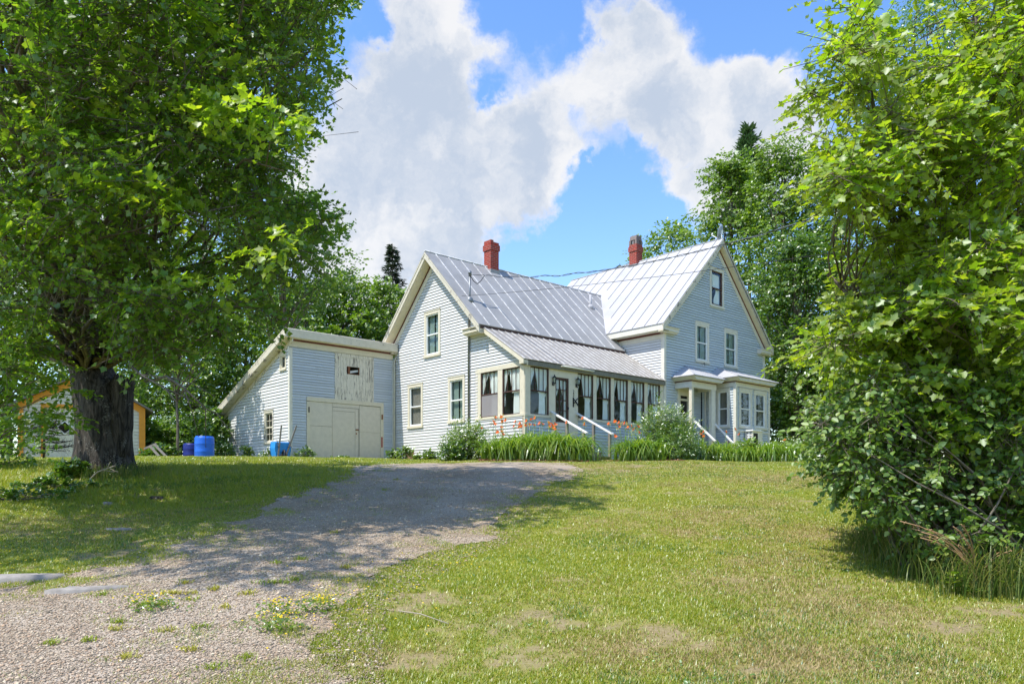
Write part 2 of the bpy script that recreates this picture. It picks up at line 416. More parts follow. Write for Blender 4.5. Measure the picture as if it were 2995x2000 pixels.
# ================================================================== HOUSE
ZB = 1.0                                  # house datum (house coordinates)
house = hthing('farmhouse', 'white clapboard farmhouse with silver metal roofs, two red brick chimneys and a long windowed porch', 'house', 0, 0, ZB)
def TU(u0): return lambda s, n, z: (u0-n, s, z)       # wall facing left, s = v
def TV(v0): return lambda s, n, z: (s, v0-n, z)       # wall facing front, s = u
EXP = .103
rj = random.Random(12)
def clap(mb, T, z0, z1, outline, openings=(), t=.025, exp=EXP, zref=.9, gap=.019):
    """lapped boards: outline(z) -> (s0, s1); openings = (s0, s1, z0, z1)"""
    lv = {round(z0, 4), round(z1, 4)}
    k = math.floor((z0-zref)/exp)
    while zref+k*exp < z1:
        z = zref+k*exp
        if z > z0: lv.add(round(z, 4))
        k += 1
    for o in openings:
        for z in o[2:4]:
            if z0 < z < z1: lv.add(round(z, 4))
    lv = sorted(lv)
    for a, b in zip(lv, lv[1:]):
        if b-a < 1e-4: continue
        mid = (a+b)/2
        base = zref+math.floor((mid-zref)/exp)*exp
        oa = t*(1-(a-base)/exp); ob = t*(1-(b-base)/exp)
        a0, a1 = outline(a); b0, b1 = outline(b)
        if a1-a0 < .005 and b1-b0 < .005: continue
        segs = [[np.array((a0, b0)), np.array((a1, b1))]]
        for o in openings:
            if o[2] <= mid <= o[3]:
                new = []
                for L, Rr in segs:
                    if o[1] <= min(L) or o[0] >= max(Rr): new.append([L, Rr]); continue
                    if o[0] > max(L): new.append([L, np.array((o[0], o[0]))])
                    if o[1] < min(Rr): new.append([np.array((o[1], o[1])), Rr])
                segs = new
        cut = []
        for L, Rr in segs:
            s = L.min()+rj.uniform(.6, 3.2)
            while abs(a-base) < 2e-3 and s < Rr.max()-.5:
                if s > max(L)+.15 and s < min(Rr)-.15: cut.append([L, np.array((s-.0015, s-.0015))]); L = np.array((s+.0015, s+.0015))
                s += rj.uniform(1.4, 3.4)
            cut.append([L, Rr])
        dt = rj.uniform(-.003, .003); oa += dt
        for L, Rr in cut:
            top = abs(base+exp-b) < 2e-3 and b-a > gap*1.5
            if top:      # open joint under the next board, added to darken the lap line
                f = gap/(b-a); e0 = L[1]+(L[0]-L[1])*f; e1 = Rr[1]+(Rr[0]-Rr[1])*f; c = b-gap; oc = t*gap/exp
                mb.quad(T(L[0], oa, a), T(Rr[0], oa, a), T(e1, oc, c), T(e0, oc, c))
                mb.quad(T(e0, oc, c), T(e1, oc, c), T(e1, -.022, c), T(e0, -.022, c)); mb.quad(T(e0, -.022, c), T(e1, -.022, c), T(Rr[1], -.022, b), T(L[1], -.022, b))
            else: mb.quad(T(L[0], oa, a), T(Rr[0], oa, a), T(Rr[1], ob, b), T(L[1], ob, b))
            if abs(a-base) < 2e-3: mb.quad(T(L[0], -.022, a), T(Rr[0], -.022, a), T(Rr[0], oa, a), T(L[0], oa, a))
    return mb
def const(a, b): return lambda z: (a, b)
def gable(c, half, zeave, zpk):
    def f(z):
        if z <= zeave: return (c-half, c+half)
        h = half*(zpk-z)/(zpk-zeave); return (c-h, c+h)
    return f

def curtain_sheet(mb, T, sfun, z0, z1, n0, amp=.018, waves=9, nz=10, ns=26):
    """pleated cloth; sfun(t) -> (s0, s1) with t from 0 at the top to 1 at the bottom"""
    rows = []
    for i in range(nz+1):
        t = i/nz; z = z1+(z0-z1)*t; a, b = sfun(t)
        rows.append([mb.vert(T(a+(b-a)*j/ns, n0+amp*math.sin(waves*2*math.pi*j/ns+.7*math.sin(3*t)), z)) for j in range(ns+1)])
    for r, q in zip(rows, rows[1:]):
        for j in range(ns): mb.face([r[j], r[j+1], q[j+1], q[j]], None, True)

def window(T, s0, s1, z0, z1, par=None, casing='cream', sash='white_sash', cw=.11, cur='curtain_green', name='window', split=True,
           muntin=None, label=None, sill=True, curstyle='pair', proud=.038):
    """s0..z1: outside of the casing; an opening of the same wall must lie inside it"""
    par = par or house
    mb = MB()
    B = lambda *a: mb.box(*a, T=T)
    B(s0, s0+cw, -.06, proud, z0+cw*.8, z1-cw); B(s1-cw, s1, -.06, proud, z0+cw*.8, z1-cw)
    B(s0, s1, -.06, proud+.003, z1-cw, z1); B(s0-.015, s1+.015, -.004, proud+.018, z1, z1+.028)
    w = mb.build(name, M[casing], par)
    if label: w['label'] = label
    if sill:
        mb = MB(); mb.box(s0-.02, s1+.02, -.06, proud+.03, z0, z0+cw*.8, T=T); mb.build('sill', M[casing], w)
    a0, a1, c0, c1 = s0+cw, s1-cw, z0+cw*.8, z1-cw
    mb = MB(); fw = .045
    mb.box(a0, a0+fw, -.05, .008, c0, c1, T=T); mb.box(a1-fw, a1, -.05, .008, c0, c1, T=T)
    mb.box(a0+fw, a1-fw, -.05, .008, c0, c0+fw*1.3, T=T); mb.box(a0+fw, a1-fw, -.05, .008, c1-fw, c1, T=T)
    zm = (c0+c1)/2
    if split: mb.box(a0+fw, a1-fw, -.05, .012, zm-.022, zm+.022, T=T)
    if muntin:
        nc, nr = muntin
        for i in range(1, nc):
            s = a0+fw+(a1-a0-2*fw)*i/nc; mb.box(s-.009, s+.009, -.04, .002, c0+fw, c1-fw, T=T)
        for i in range(1, nr):
            z = c0+fw+(c1-c0-2*fw)*i/nr
            if abs(z-zm) > .05: mb.box(a0+fw, a1-fw, -.036, -.002, z-.009, z+.009, T=T)
    mb.build('sash', M[sash], w)
    mb = MB(); mb.quad(T(a0+.02, -.022, c0+.02), T(a1-.02, -.022, c0+.02), T(a1-.02, -.022, c1-.02), T(a0+.02, -.022, c1-.02)); mb.build('pane', M['glass'], w)
    # a shallow dark room behind
    mb = MB(); dpt = -.5; ex = .12 if s1-s0 > .8 else .03
    P = [(s0-ex, z0-.12), (s1+ex, z0-.12), (s1+ex, z1+.1), (s0-ex, z1+.1)]
    mb.poly([T(p, dpt, q) for p, q in P])
    for i in range(4):
        p, q = P[i], P[(i+1) % 4]; mb.quad(T(p[0], dpt, p[1]), T(q[0], dpt, q[1]), T(q[0], -.065, q[1]), T(p[0], -.065, p[1]))
    mb.build('room_behind', M['dark'], w)
    W = a1-a0
    if curstyle == 'pair':
        for lo, hi in ((0, .44), (.55, 1)):
            mb = MB(); curtain_sheet(mb, T, lambda t, lo=lo, hi=hi: (a0+W*lo, a0+W*hi), c0+.02, c1-.02, -.12, .014, 4); mb.build('curtain', M[cur], w)
    elif curstyle == 'full':
        mb = MB(); curtain_sheet(mb, T, lambda t: (a0, a1), c0+.02, c1-.02, -.10, .010, 7); mb.build('curtain', M[cur], w)
    elif curstyle == 'torn':
        mb = MB(); curtain_sheet(mb, T, lambda t: (a0+W*(.28 if t < .5 else .5-.1*math.sin(9*t)), a0+W*.92), c0+.05, c1-.1, -.10, .016, 4); mb.build('curtain', M['curtain'], w)
    return w

# ---- left wing: gable end wall ------------------------------------------------
WC, WH, WPK, WEV = 4.93, 2.57, 8.47, 5.86        # ridge position, half width, wall peak and eave height
RS = 1.01                                        # roof slope
zr_w = 8.60
WIN_G = [(4.48, 5.47, 4.80, 6.48), (5.57, 6.55, 2.24, 3.90), (3.05, 4.01, 2.28, 3.91)]
ope = lambda w, m=.06: (w[0]+m, w[1]-m, w[2]+m, w[3]-m)
mb = MB()
clap(mb, TU(0), .9, 8.44, gable(WC, WH, 5.87, 8.47), [ope(w) for w in WIN_G]+[(1.98, 2.36, 0, 0)])
mb.build('gable_wall', M['siding'], house)
wlab = ['window with pale green curtains high in the gable', None, None]
window(TU(0), *WIN_G[0], label=wlab[0])
window(TU(0), *WIN_G[1], cur='curtain_grey', curstyle='full')
window(TU(0), *WIN_G[2])
# porch end wall and front skirt
PRZ = lambda v: 5.36-.645*(1.9-v)                  # underside line of the porch roof
mb = MB()
clap(mb, TU(0), 4.02, 5.36, lambda z: (max(0.02, 1.9-(5.36-z)/.645), 2.36))
clap(mb, TU(0), .9, 2.30, const(.05, 2.36))
clap(mb, TU(0), 2.30, 4.02, const(2.47, 2.60))
mb.build('porch_end_wall', M['siding'], house)
mb = MB(); clap(mb, TV(0), .9, 2.28, const(.05, 1.19)); clap(mb, TV(0), .9, 2.28, const(2.46, 7.29)); mb.build('porch_skirt', M['siding_shade_tint'], house)
mb = MB(); T = TV(0); Tu = TU(0)
mb.box(-.025, .10, -.1, .022, .9, 2.30, T=T); mb.box(.022, .10, -.0, .025, .9, 2.30, T=Tu)              # corner board
for a, b in ((-.0, .23), (1.07, 1.375), (2.015, 2.46), (3.245, 3.41), (4.18, 4.35), (5.13, 5.31), (6.09, 6.28), (7.05, 7.285)):
    mb.box(a, b, -.13, .012, 2.36, 3.90, T=T)
mb.box(1.19, 1.375, -.1, .014, .95, 2.36, T=T); mb.box(2.015, 2.46, -.1, .014, .95, 2.36, T=T)
mb.box(-.02, 7.285, -.15, .020, 3.90, 4.04, T=T)                                                   # head beam
mb.box(-.03, 1.19, -.13, .045, 2.285, 2.36, T=T); mb.box(2.46, 7.285, -.13, .045, 2.285, 2.36, T=T)   # sill shelf
mb.box(1.375, 2.015, -.12, .01, 3.66, 3.90, T=T)
for a, b in ((.012, .23), (1.08, 1.31), (2.2, 2.47)): mb.box(a, b, .0, .012, 2.37, 3.89, T=Tu)
mb.box(.0, 2.47, -.1, .02, 3.89, 4.04, T=Tu); mb.box(.0, 2.47, -.1, .04, 2.29, 2.37, T=Tu)
mb.build('porch_frame', M['cream'], house)
def porch_window(T, s0, s1, z0, z1, flip=False, screen=False, full=False):
    mb = MB(); fw = .028
    mb.box(s0, s0+fw, -.05, -.005, z0, z1, T=T); mb.box(s1-fw, s1, -.05, -.005, z0, z1, T=T)
    mb.box(s0+fw, s1-fw, -.05, -.005, z1-fw, z1, T=T); mb.box(s0+fw, s1-fw, -.05, -.005, z0, z0+fw, T=T)
    zm = z0+(z1-z0)*.5
    mb.box(s0+fw, s1-fw, -.055, .0, zm-.018, zm+.018, T=T)
    w = mb.build('porch_window', M['sash_brown'], house)
    mb = MB()
    for i in (1, 2, 3):
        s = s0+fw+(s1-s0-2*fw)*i/4; mb.box(s-.0065, s+.0065, -.045, -.015, zm+.018, z1-fw, T=T)
    mb.build('muntins', M['sash_brown'], w)
    mb = MB(); mb.quad(T(s0+.02, -.03, z0+.02), T(s1-.02, -.03, z0+.02), T(s1-.02, -.03, z1-.02), T(s0+.02, -.03, z1-.02)); mb.build('pane', M['glass'], w)
    if screen:
        mb = MB(); mb.quad(T(s0+.03, -.012, z0+.03), T(s1-.03, -.012, z0+.03), T(s1-.03, -.012, zm-.015), T(s0+.03, -.012, zm-.015)); mb.build('screen', M['screen'], w)
    W = s1-s0; fl = (lambda a, b: (s1-(b-s0), s1-(a-s0))) if flip else (lambda a, b: (a, b))
    je = random.uniform(-.10, .07)
    def left(t): return fl(s0+.02, s0+W*(.36+je)*(1-t)**1.2+W*.06)
    def right(t): return fl(s0+W*(.38+je+.17*t**.9), s1-W*.03 if t < .6 else s1-W*(.03+.10*(t-.6)/.4))
    def low(t): return fl(s0+W*(.56-.03*t), s1-W*(.14-.04*t) if t > .15 else s1-W*.07)
    zt = z1-.03
    mb = MB(); curtain_sheet(mb, T, left, zm+.02, zt, -.075, .014, 4); curtain_sheet(mb, T, lambda t: fl(s0+.02, s0+W*(.045+.03*math.sin(3*t))), z0+.3, zm+.02, -.075, .01, 1); mb.build('curtain', M['curtain'], w)
    mb = MB(); curtain_sheet(mb, T, right, zm-.05, zt, -.08, .016, 6); curtain_sheet(mb, T, low, z0+.04, zm-.05, -.08, .014, 4); mb.build('curtain', M['curtain'], w)
    return w
for a, b in ((.23, 1.07), (2.46, 3.245), (3.41, 4.18), (4.35, 5.13), (5.31, 6.09), (6.28, 7.05)): porch_window(TV(0), a, b, 2.36, 3.90)
porch_window(TU(0), .23, 1.08, 2.37, 3.89, flip=True)
porch_window(TU(0), 1.31, 2.20, 2.37, 3.89, flip=True, screen=True)
# porch room
mb = MB()
mb.box(.12, 7.27, .14, 2.33, 1.60, 1.66)
mb.quad((.06, 2.34, 1.6), (7.27, 2.34, 1.6), (7.27, 2.34, 5.2), (.06, 2.34, 5.2)); mb.quad((.06, .14, 4.06), (7.27, .14, 4.06), (7.27, 2.33, 4.06), (.06, 2.33, 4.06))
mb.build('porch_interior', m_plain('dim_brown_porch_wall', (.20, .175, .14), .8), house)
# porch door
T = TV(-.0)
mb = MB(); a, b, z0, z1 = 1.38, 2.01, 2.20, 3.655
mb.box(a, a+.05, -.05, -.006, 1.66, z1, T=T); mb.box(b-.06, b, -.05, -.006, 1.66, z1, T=T); mb.box(a+.05, b-.06, -.05, -.006, z1-.06, z1, T=T); mb.box(a+.05, b-.06, -.05, -.006, z0-.03, z0+.03, T=T)
door = mb.build('porch_door', M['sash_brown'], house)
mb = MB()
for i in (1, 2): s = a+.05+.52*i/3; mb.box(s-.011, s+.011, -.045, -.01, z0+.03, z1-.06, T=T)
for i in (1, 2, 3): z = z0+.03+(z1-z0-.09)*i/4; mb.box(a+.05, b-.06, -.042, -.012, z-.011, z+.011, T=T)
mb.build('muntins', M['sash_brown'], door)
mb = MB(); mb.quad(T(a+.02, -.03, z0), T(b-.02, -.03, z0), T(b-.02, -.03, z1-.02), T(a+.02, -.03, z1-.02)); mb.build('pane', M['glass'], door)
mb = MB(); clap(mb, TV(.03), 1.66, 2.17, const(a+.05, b-.06)); mb.box(a+.05, b-.06, -.03, -.012, 2.06, 2.17, T=T); mb.build('lower_panel', M['cream_clean'], door)
mb = MB(); W = b-a
curtain_sheet(mb, T, lambda t: (a+.05, a+.05+W*(.36*(1-t)**.9+.10)), 3.0, 3.58, -.09, .012, 4); curtain_sheet(mb, T, lambda t: (b-.06-W*(.40*(1-t)**.7+.10), b-.06), 2.95, 3.58, -.09, .012, 5)
curtain_sheet(mb, T, lambda t: (a+.05, a+.05+W*(.07+.06*math.sin(2.5*t))), 2.25, 2.98, -.09, .012, 2); curtain_sheet(mb, T, lambda t: (b-.06-W*.14, b-.06), 2.25, 2.95, -.09, .012, 2)
mb.build('curtain', M['curtain'], door)
mb = MB(); mb.box(b-.05, b-.02, -.005, .04, 2.62, 2.70, T=T); mb.build('handle', M['iron'], door)
# wall lamps, house number, iron bracket
for s, zz in ((1.24, 3.50), (2.37, 3.54)):
    mb = MB(); c = Vector(T(s, .10, zz))
    mb.box(s-.03, s+.03, .0125, .03, zz-.14, zz-.02, T=T)
    mb.tube([T(s, .03, zz-.10), T(s, .07, zz-.15), T(s, .11, zz-.10)], .012, 6)
    mb.lathe(c, [(.03, -.09), (.055, -.07), (.03, -.06)], 8); mb.lathe(c, [(.085, .11), (.02, .17), (.012, .21), (.0, .22)], 8)
    for j in range(4):
        an = j*math.pi/2+.4; mb.bar(c+Vector((math.cos(an)*.045, math.sin(an)*.045, -.07)), c+Vector((math.cos(an)*.075, math.sin(an)*.075, .11)), .012, .012)
    lp = mb.build('wall_lamp', M['iron'], house)
    mb = MB(); mb.lathe(c, [(.04, -.065), (.068, .108)], 8); mb.build('lamp_glass', M['glass'], lp)
def text_mesh(name, s, size, mat, par, o, dx, dy):
    cu = bpy.data.curves.new(name, 'FONT'); cu.body = s; cu.size = size; cu.extrude = .004; cu.align_x = 'CENTER'; cu.align_y = 'CENTER'
    tmp = bpy.data.objects.new('tmp_text', cu); link(tmp)
    dg = bpy.context.evaluated_depsgraph_get(); me = bpy.data.meshes.new_from_object(tmp.evaluated_get(dg))
    bpy.data.objects.remove(tmp); bpy.data.curves.remove(cu)
    mat4 = Matrix((( dx[0], dy[0], 0, o[0]), (dx[1], dy[1], 1, o[1]), (dx[2], dy[2], 0, o[2]), (0, 0, 0, 1)))
    off = par['_o']
    me.transform(mat4); me.transform(Matrix.Translation(Vector((-off[0], -off[1], -off[2]))))
    me.materials.clear(); me.materials.append(mat)
    ob = bpy.data.objects.new(name, me); link(ob); ob.parent = par; ob['_o'] = off; return ob
for zz in (3.235, 3.12): text_mesh('house_number', '2', .15, M['iron'], house, (2.24, -.02, zz), (1, 0, 0), (0, 0, 1))
mb = MB()
mb.box(2.20, 2.245, .0125, .035, 2.72, 3.04, T=T); mb.tube([T(2.22, .03, 2.99), T(2.27, .07, 2.93), T(2.32, .09, 2.96), T(2.36, .08, 3.02)], .02, 6)
mb.tube([T(2.22, .03, 2.86), T(2.28, .08, 2.88), T(2.34, .10, 2.82), T(2.38, .09, 2.77)], .022, 6); mb.tube([T(2.27, .06, 2.93), T(2.33, .09, 2.86)], .02, 6)
mb.build('iron_bracket', M['iron'], house)

# ---- roofs --------------------------------------------------------------------
def slab(mb, P, n, th, m=0):
    """flat roof sheet of thickness th below outline P"""
    n = Vector(n).normalized(); top = [Vector(p) for p in P]; bot = [p-n*th for p in top]
    i = [mb.vert(p) for p in top]; j = [mb.vert(p) for p in bot]; k = len(i)
    mb.face(i, m); mb.face(j[::-1], m)
    for q in range(k): mb.face([i[q], j[q], j[(q+1) % k], i[(q+1) % k]], m)
def rib(mb, a, b, n, w, h, m):
    a = Vector(a); b = Vector(b); n = Vector(n).normalized(); x = (b-a).normalized().cross(n)*(w/2)
    P = [a-x-n*.004, a+x-n*.004, b+x-n*.004, b-x-n*.004]; mb.hexa(P+[p+n*h for p in P], m)
wv = lambda v: zr_w-RS*abs(v-WC)
EA, EB = 1.82, 8.04
mb = MB(); nf = (0, -RS, 1)
UL = -.40
zf = lambda v: zr_w-RS*(WC-v)
slab(mb, [(UL, WC, zr_w), (9.6, WC, zr_w), (7.34, 2.62, zf(2.62)), (7.27, EA, zf(EA)), (UL, EA, zf(EA))], nf, .03)
k = 0
u = .08
while u < 9.2:
    vlo = EA+.02
    if u > 7.2: vlo = 2.62+(u-7.27)*1.06
    if vlo < WC-.05: rib(mb, (u, WC-.01, zf(WC-.01)), (u, vlo, zf(vlo)), nf, .036, .020, 1)
    for q in range(2):
        vv = EA+.35+((k*1.37+q*1.55+.4*(k % 3)) % 2.9)
        if vv > vlo+.1 and u+.5 < 8.2 and vv < WC-.1: rib(mb, (u+.03, vv, zf(vv)), (min(u+.565, 9), vv, zf(vv)), nf, .010, .003, 2)
    u += .592; k += 1
mb.tube([(UL, WC, zr_w+.015), (9.3, WC, zr_w+.015)], .03, 8, 1)
mb.build('wing_roof_front', [M['metal'], M['seam'], M['seam_dark']], house)
mb = MB(); slab(mb, [(UL, WC, zr_w), (UL, EB, wv(EB)), (9.6, EB, wv(EB)), (9.6, WC, zr_w)], (0, RS, 1), .03)
for q in range(16): rib(mb, (.08+.592*q, WC, zr_w), (.08+.592*q, EB, wv(EB)), (0, RS, 1), .045, .022, 1)
mb.build('wing_roof_back', [M['metal'], M['seam']], house)

def rake(T, c, zpk, slope, half_tip, half_wall, over, name='rake_trim'):
    """gable-end boards under a roof edge. T(s, n, z); boards on both slopes"""
    b1 = MB(); b2 = MB(); b3 = MB(); b4 = MB()
    for sg in (-1, 1):
        def pt(h, n, dz): return T(c+sg*h, n, zpk-slope*h+dz)
        def board(mb, h0, h1, n0, n1, dz0, dz1):
            P = [pt(h0, n0, dz0), pt(h1, n0, dz0), pt(h1, n1, dz0), pt(h0, n1, dz0), pt(h0, n0, dz1), pt(h1, n0, dz1), pt(h1, n1, dz1), pt(h0, n1, dz1)]
            mb.hexa(P)
        board(b1, 0, half_tip, over-.035, over-.004, -.27, -.035)        # outer fascia
        board(b1, 0, half_tip, over-.06, over+.012, -.095, -.036)        # crown strip
        board(b2, 0, half_tip-.02, .03, over-.035, -.30, -.262)         # soffit
        board(b4, 0.05, half_wall+.05, .002, .032, -.58, -.32)         # frieze on the wall
        board(b3, 0.03, half_wall+.12, .010, .060, -.35, -.296)        # dark red strip
    r = b1.build(name, M['rake_edge'], house); b2.build('soffit', M['rake'], r); b3.build('red_strip', M['maroon'], r); b4.build('frieze', M['cream_clean'], r)
rake(TU(0), WC, zr_w-.01, RS, 3.11, 2.57, .40)
# eave returns
def ret(mb, T, s0, s1, over, z):
    mb.box(s0, s1, -.05, over-.02, z-.05, z+.09, T=T); mb.box(s0+.03, s1-.03, -.05, over-.07, z-.10, z-.05, T=T); mb.box(s0-.02, s1+.02, -.05, over+.02, z+.09, z+.115, T=T)
mb = MB(); ret(mb, TU(0), 1.86, 2.78, .36, 5.30); mb.build('eave_return', M['cream'], house)
mb = MB(); ret(mb, TU(0), 7.28, 7.96, .34, 5.30); mb.build('eave_return', M['peel'], house)
mb = MB(); mb.box(-.35, 7.2, EA+.02, EA+.06, 5.33, 5.44); mb.box(-.35, 7.2, EA+.06, 2.36, 5.33, 5.35); mb.build('eave_fascia', M['sash_brown'], house)
mb = MB(); clap(mb, TV(7.5), .9, 5.86, const(0, 7.29)); mb.box(0, 7.29, 7.52, 7.53, .9, 5.9); mb.build('back_wall', M['siding'], house)
# drain pipe and service mast
mb = MB(); mb.tube([(-.05, 2.79, .98), (-.05, 2.79, 5.22), (-.20, 2.68, 5.32)], .043, 8); mb.tube([(-.05, 2.79, 5.42), (-.05, 2.79, 6.30)], .04, 8); mb.build('conduit', M['galv'], house)
mx, my = .07, 2.89; mz = zf(my)
mb = MB(); mb.tube([(mx, my, mz-.3), (mx, my, mz+.80)], .035, 8); mb.tube([(mx, my, mz+.8), (mx+.02, my, mz+.9), (mx-.04, my-.06, mz+.93), (mx-.10, my-.10, mz+.86)], [.05, .06, .06, .045], 8)
ms = mb.build('service_mast', M['galv'], house)
mb = MB(); mb.lathe((mx, my, mz), [(.16, -.14), (.10, .05), (.04, .1)], 10); mb.build('flashing', M['galv'], ms)
mb = MB(); mb.tube([(mx-.1, my-.1, mz+.85), (mx+.05, my-.15, mz+.62), (mx+.22, my-.14, mz+.55), (mx+.42, my-.10, mz+.70), (mx+.62, my-.05, mz+.93)], .014, 5); mb.tube([(mx, my, mz+.85), (mx+.62, my-.05, mz+.95)], .010, 5)
mb.build('mast_wire', M['cable'], ms)
vx, vy = 7.58, 4.03; vz = zf(vy)
mb = MB(); mb.tube([(vx, vy, vz-.2), (vx, vy, vz+.52)], .055, 10); mb.lathe((vx, vy, vz), [(.16, -.12), (.12, .05), (.06, .1)], 10); mb.build('vent_pipe', M['metal_white'], house)

# ---- porch roof ------------------------------------------------------------------
mb = MB(); PS = .645; pz = lambda v: 5.42-PS*(1.93-v)
npz = (0, -PS, 1)
slab(mb, [(-.20, 1.95, pz(1.95)), (7.26, 1.95, pz(1.95)), (7.26, -.15, pz(-.15)), (-.20, -.15, pz(-.15))], npz, .018)
for k in range(25):
    u = -.14+k*.305
    if u < 7.25: rib(mb, (u, 1.94, pz(1.94)), (u, -.155, pz(-.155)), npz, .034, .022, 1)
for k in range(50):
    u = -.14+.10+k*.1525
    if u < 7.2 and k % 2 == 0: rib(mb, (u+.055, 1.94, pz(1.94)), (u+.055, -.153, pz(-.153)), npz, .016, .006, 0)
pr = mb.build('porch_roof', [M['corr'], M['corr_rib']], house)
mb = MB(); mb.box(-.16, 7.25, -.115, -.09, 3.90, 4.05); mb.box(-.16, 7.25, -.09, .0, 4.02, 4.04); mb.build('porch_fascia', m_wood('grey_mossy_fascia', (.22, .21, .17)), house)
mb = MB(); mb.tube([(1.55, -.17, 4.015), (3.05, -.17, 4.0)], .035, 8); mb.box(1.5, 3.1, -.20, -.12, 3.99, 4.03); mb.build('gutter', M['cream_clean'], house)
mb = MB()
for n0, n1, a, b in ((.165, .195, -.17, -.02), (.0, .03, -.22, -.05)):
    P = [(-n0, 1.95, pz(1.95)+a), (-n1, 1.95, pz(1.95)+a), (-n1, -.14, pz(-.14)+a), (-n0, -.14, pz(-.14)+a)]
    mb.hexa(P+[(p[0], p[1], p[2]-a+b) for p in P])
mb.hexa([(-.03, 1.95, pz(1.95)-.17), (-.165, 1.95, pz(1.95)-.17), (-.165, -.13, pz(-.13)-.17), (-.03, -.13, pz(-.13)-.17)]+[(-.03, 1.95, pz(1.95)-.13), (-.165, 1.95, pz(1.95)-.13), (-.165, -.13, pz(-.13)-.13), (-.03, -.13, pz(-.13)-.13)])
mb.box(-.19, .02, -.13, .06, 3.93, 4.045)
mb.build('porch_rake', M['cream'], house)

# ---- right block -----------------------------------------------------------------
BC, BH = 10.96, 3.69; zr_b = 10.30; BU0, BU1 = 7.29, 14.68; BD = 8.1
WIN_F = [(10.38, 11.40, 7.46, 9.07), (9.34, 10.31, 5.06, 6.68), (11.44, 12.45, 5.07, 6.68)]
DOOR2 = (8.14, 9.10, 1.72, 3.95)
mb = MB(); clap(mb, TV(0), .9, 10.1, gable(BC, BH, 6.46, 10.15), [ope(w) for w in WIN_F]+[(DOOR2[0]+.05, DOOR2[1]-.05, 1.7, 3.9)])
mb.build('front_gable_wall', M['siding_shade_tint'], house)
mb = MB(); clap(mb, TU(BU0), 4.0, 6.5, const(.0, 7.5)); mb.build('block_side_wall', M['siding'], house)
mb = MB(); mb.box(BU0-.035, BU0+.10, -.045, -.0, .9, 6.0); mb.box(BU0-.035, BU0, -.0, .11, 4.0, 6.0); mb.build('corner_board', M['cream_clean'], house)
mb = MB(); mb.box(BU1-.10, BU1+.03, -.045, 0, .9, 6.05); mb.build('corner_board', M['cream_clean'], house)
mb = MB(); mb.box(BU1-.02, BU1, .0, BD, .9, 6.5); mb.box(BU0, BU1, BD-.02, BD, .9, 6.5); mb.build('rear_walls', M['siding_shade_tint'], house)
mb = MB(); mb.poly([(BU0, BD, 6.5), (BU1, BD, 6.5), (BC, BD, 10.15)]); mb.build('rear_gable_wall', M['siding_shade_tint'], house)
window(TV(0), *WIN_F[0], sash='sash_brown', curstyle='torn', casing='cream_clean', label='attic window with brown sash and torn white curtain')
window(TV(0), *WIN_F[1], casing='cream_clean'); window(TV(0), *WIN_F[2], casing='cream_clean')
VF, VB = -.28, BD+.25
bz = lambda u: zr_b-abs(u-BC)*1.0
HB = 4.09
mb = MB(); nl = (-1, 0, 1)
slab(mb, [(BC, VF, zr_b), (BC-HB, VF, bz(BC-HB)), (BC-HB, VB, bz(BC-HB)), (BC, VB, zr_b)], nl, .03)
k = 0
for q in range(14):
    v = .02+.598*q+.0
    hi = bz(BC)-.0
    ulo = BC-HB+.01
    if v > 2.5:      # the wing roof meets this slope: flashing strip leaves the seams short
        zz = zr_w-RS*abs(v-WC) if v < EB else 0
        ulo = max(ulo, BC-(zr_b-zz)+.40)
    rib(mb, (BC-.01, v, bz(BC-.01)), (ulo, v, bz(ulo)), nl, .024, .018, 1)
    for w in range(2):
        uu = ulo+.3+((k*1.71+w*1.9) % 3.6)
        if uu < BC-.2: rib(mb, (uu, v+.02, bz(uu)), (uu, v+.58, bz(uu)), nl, .014, .003, 1)
    k += 1
mb.build('block_roof_sunny', [M['metal_white'], M['seam_dark']], house)
mb = MB(); slab(mb, [(BC, VF, zr_b), (BC, VB, zr_b), (BC+HB, VB, bz(BC+HB)), (BC+HB, VF, bz(BC+HB))], (1, 0, 1), .03); mb.tube([(BC, VF, zr_b+.012), (BC, VB, zr_b+.012)], .028, 8); mb.build('block_roof_far', [M['metal_white']], house)
rake(TV(0), BC, zr_b-.01, 1.0, 4.08, 3.69, .28)
mb = MB(); ret(mb, TV(0), 6.93, 7.95, .26, 6.02); mb.build('eave_return', M['cream_clean'], house)
mb = MB(); ret(mb, TV(0), 14.1, 15.0, .26, 6.02); mb.build('eave_return', M['cream_clean'], house)
mb = MB(); mb.box(6.90, 6.93, -.24, 2.9, 5.98, 6.19); mb.box(6.93, BU0, -.24, 2.9, 5.97, 6.0); mb.box(BU0-.034, BU0-.002, .0, 3.2, 5.72, 5.9)
ev = mb.build('block_eave', M['cream_clean'], house)
mb = MB(); mb.box(BU0-.06, BU0, -.0, 3.2, 5.905, 5.965); mb.build('red_strip', M['maroon'], ev)
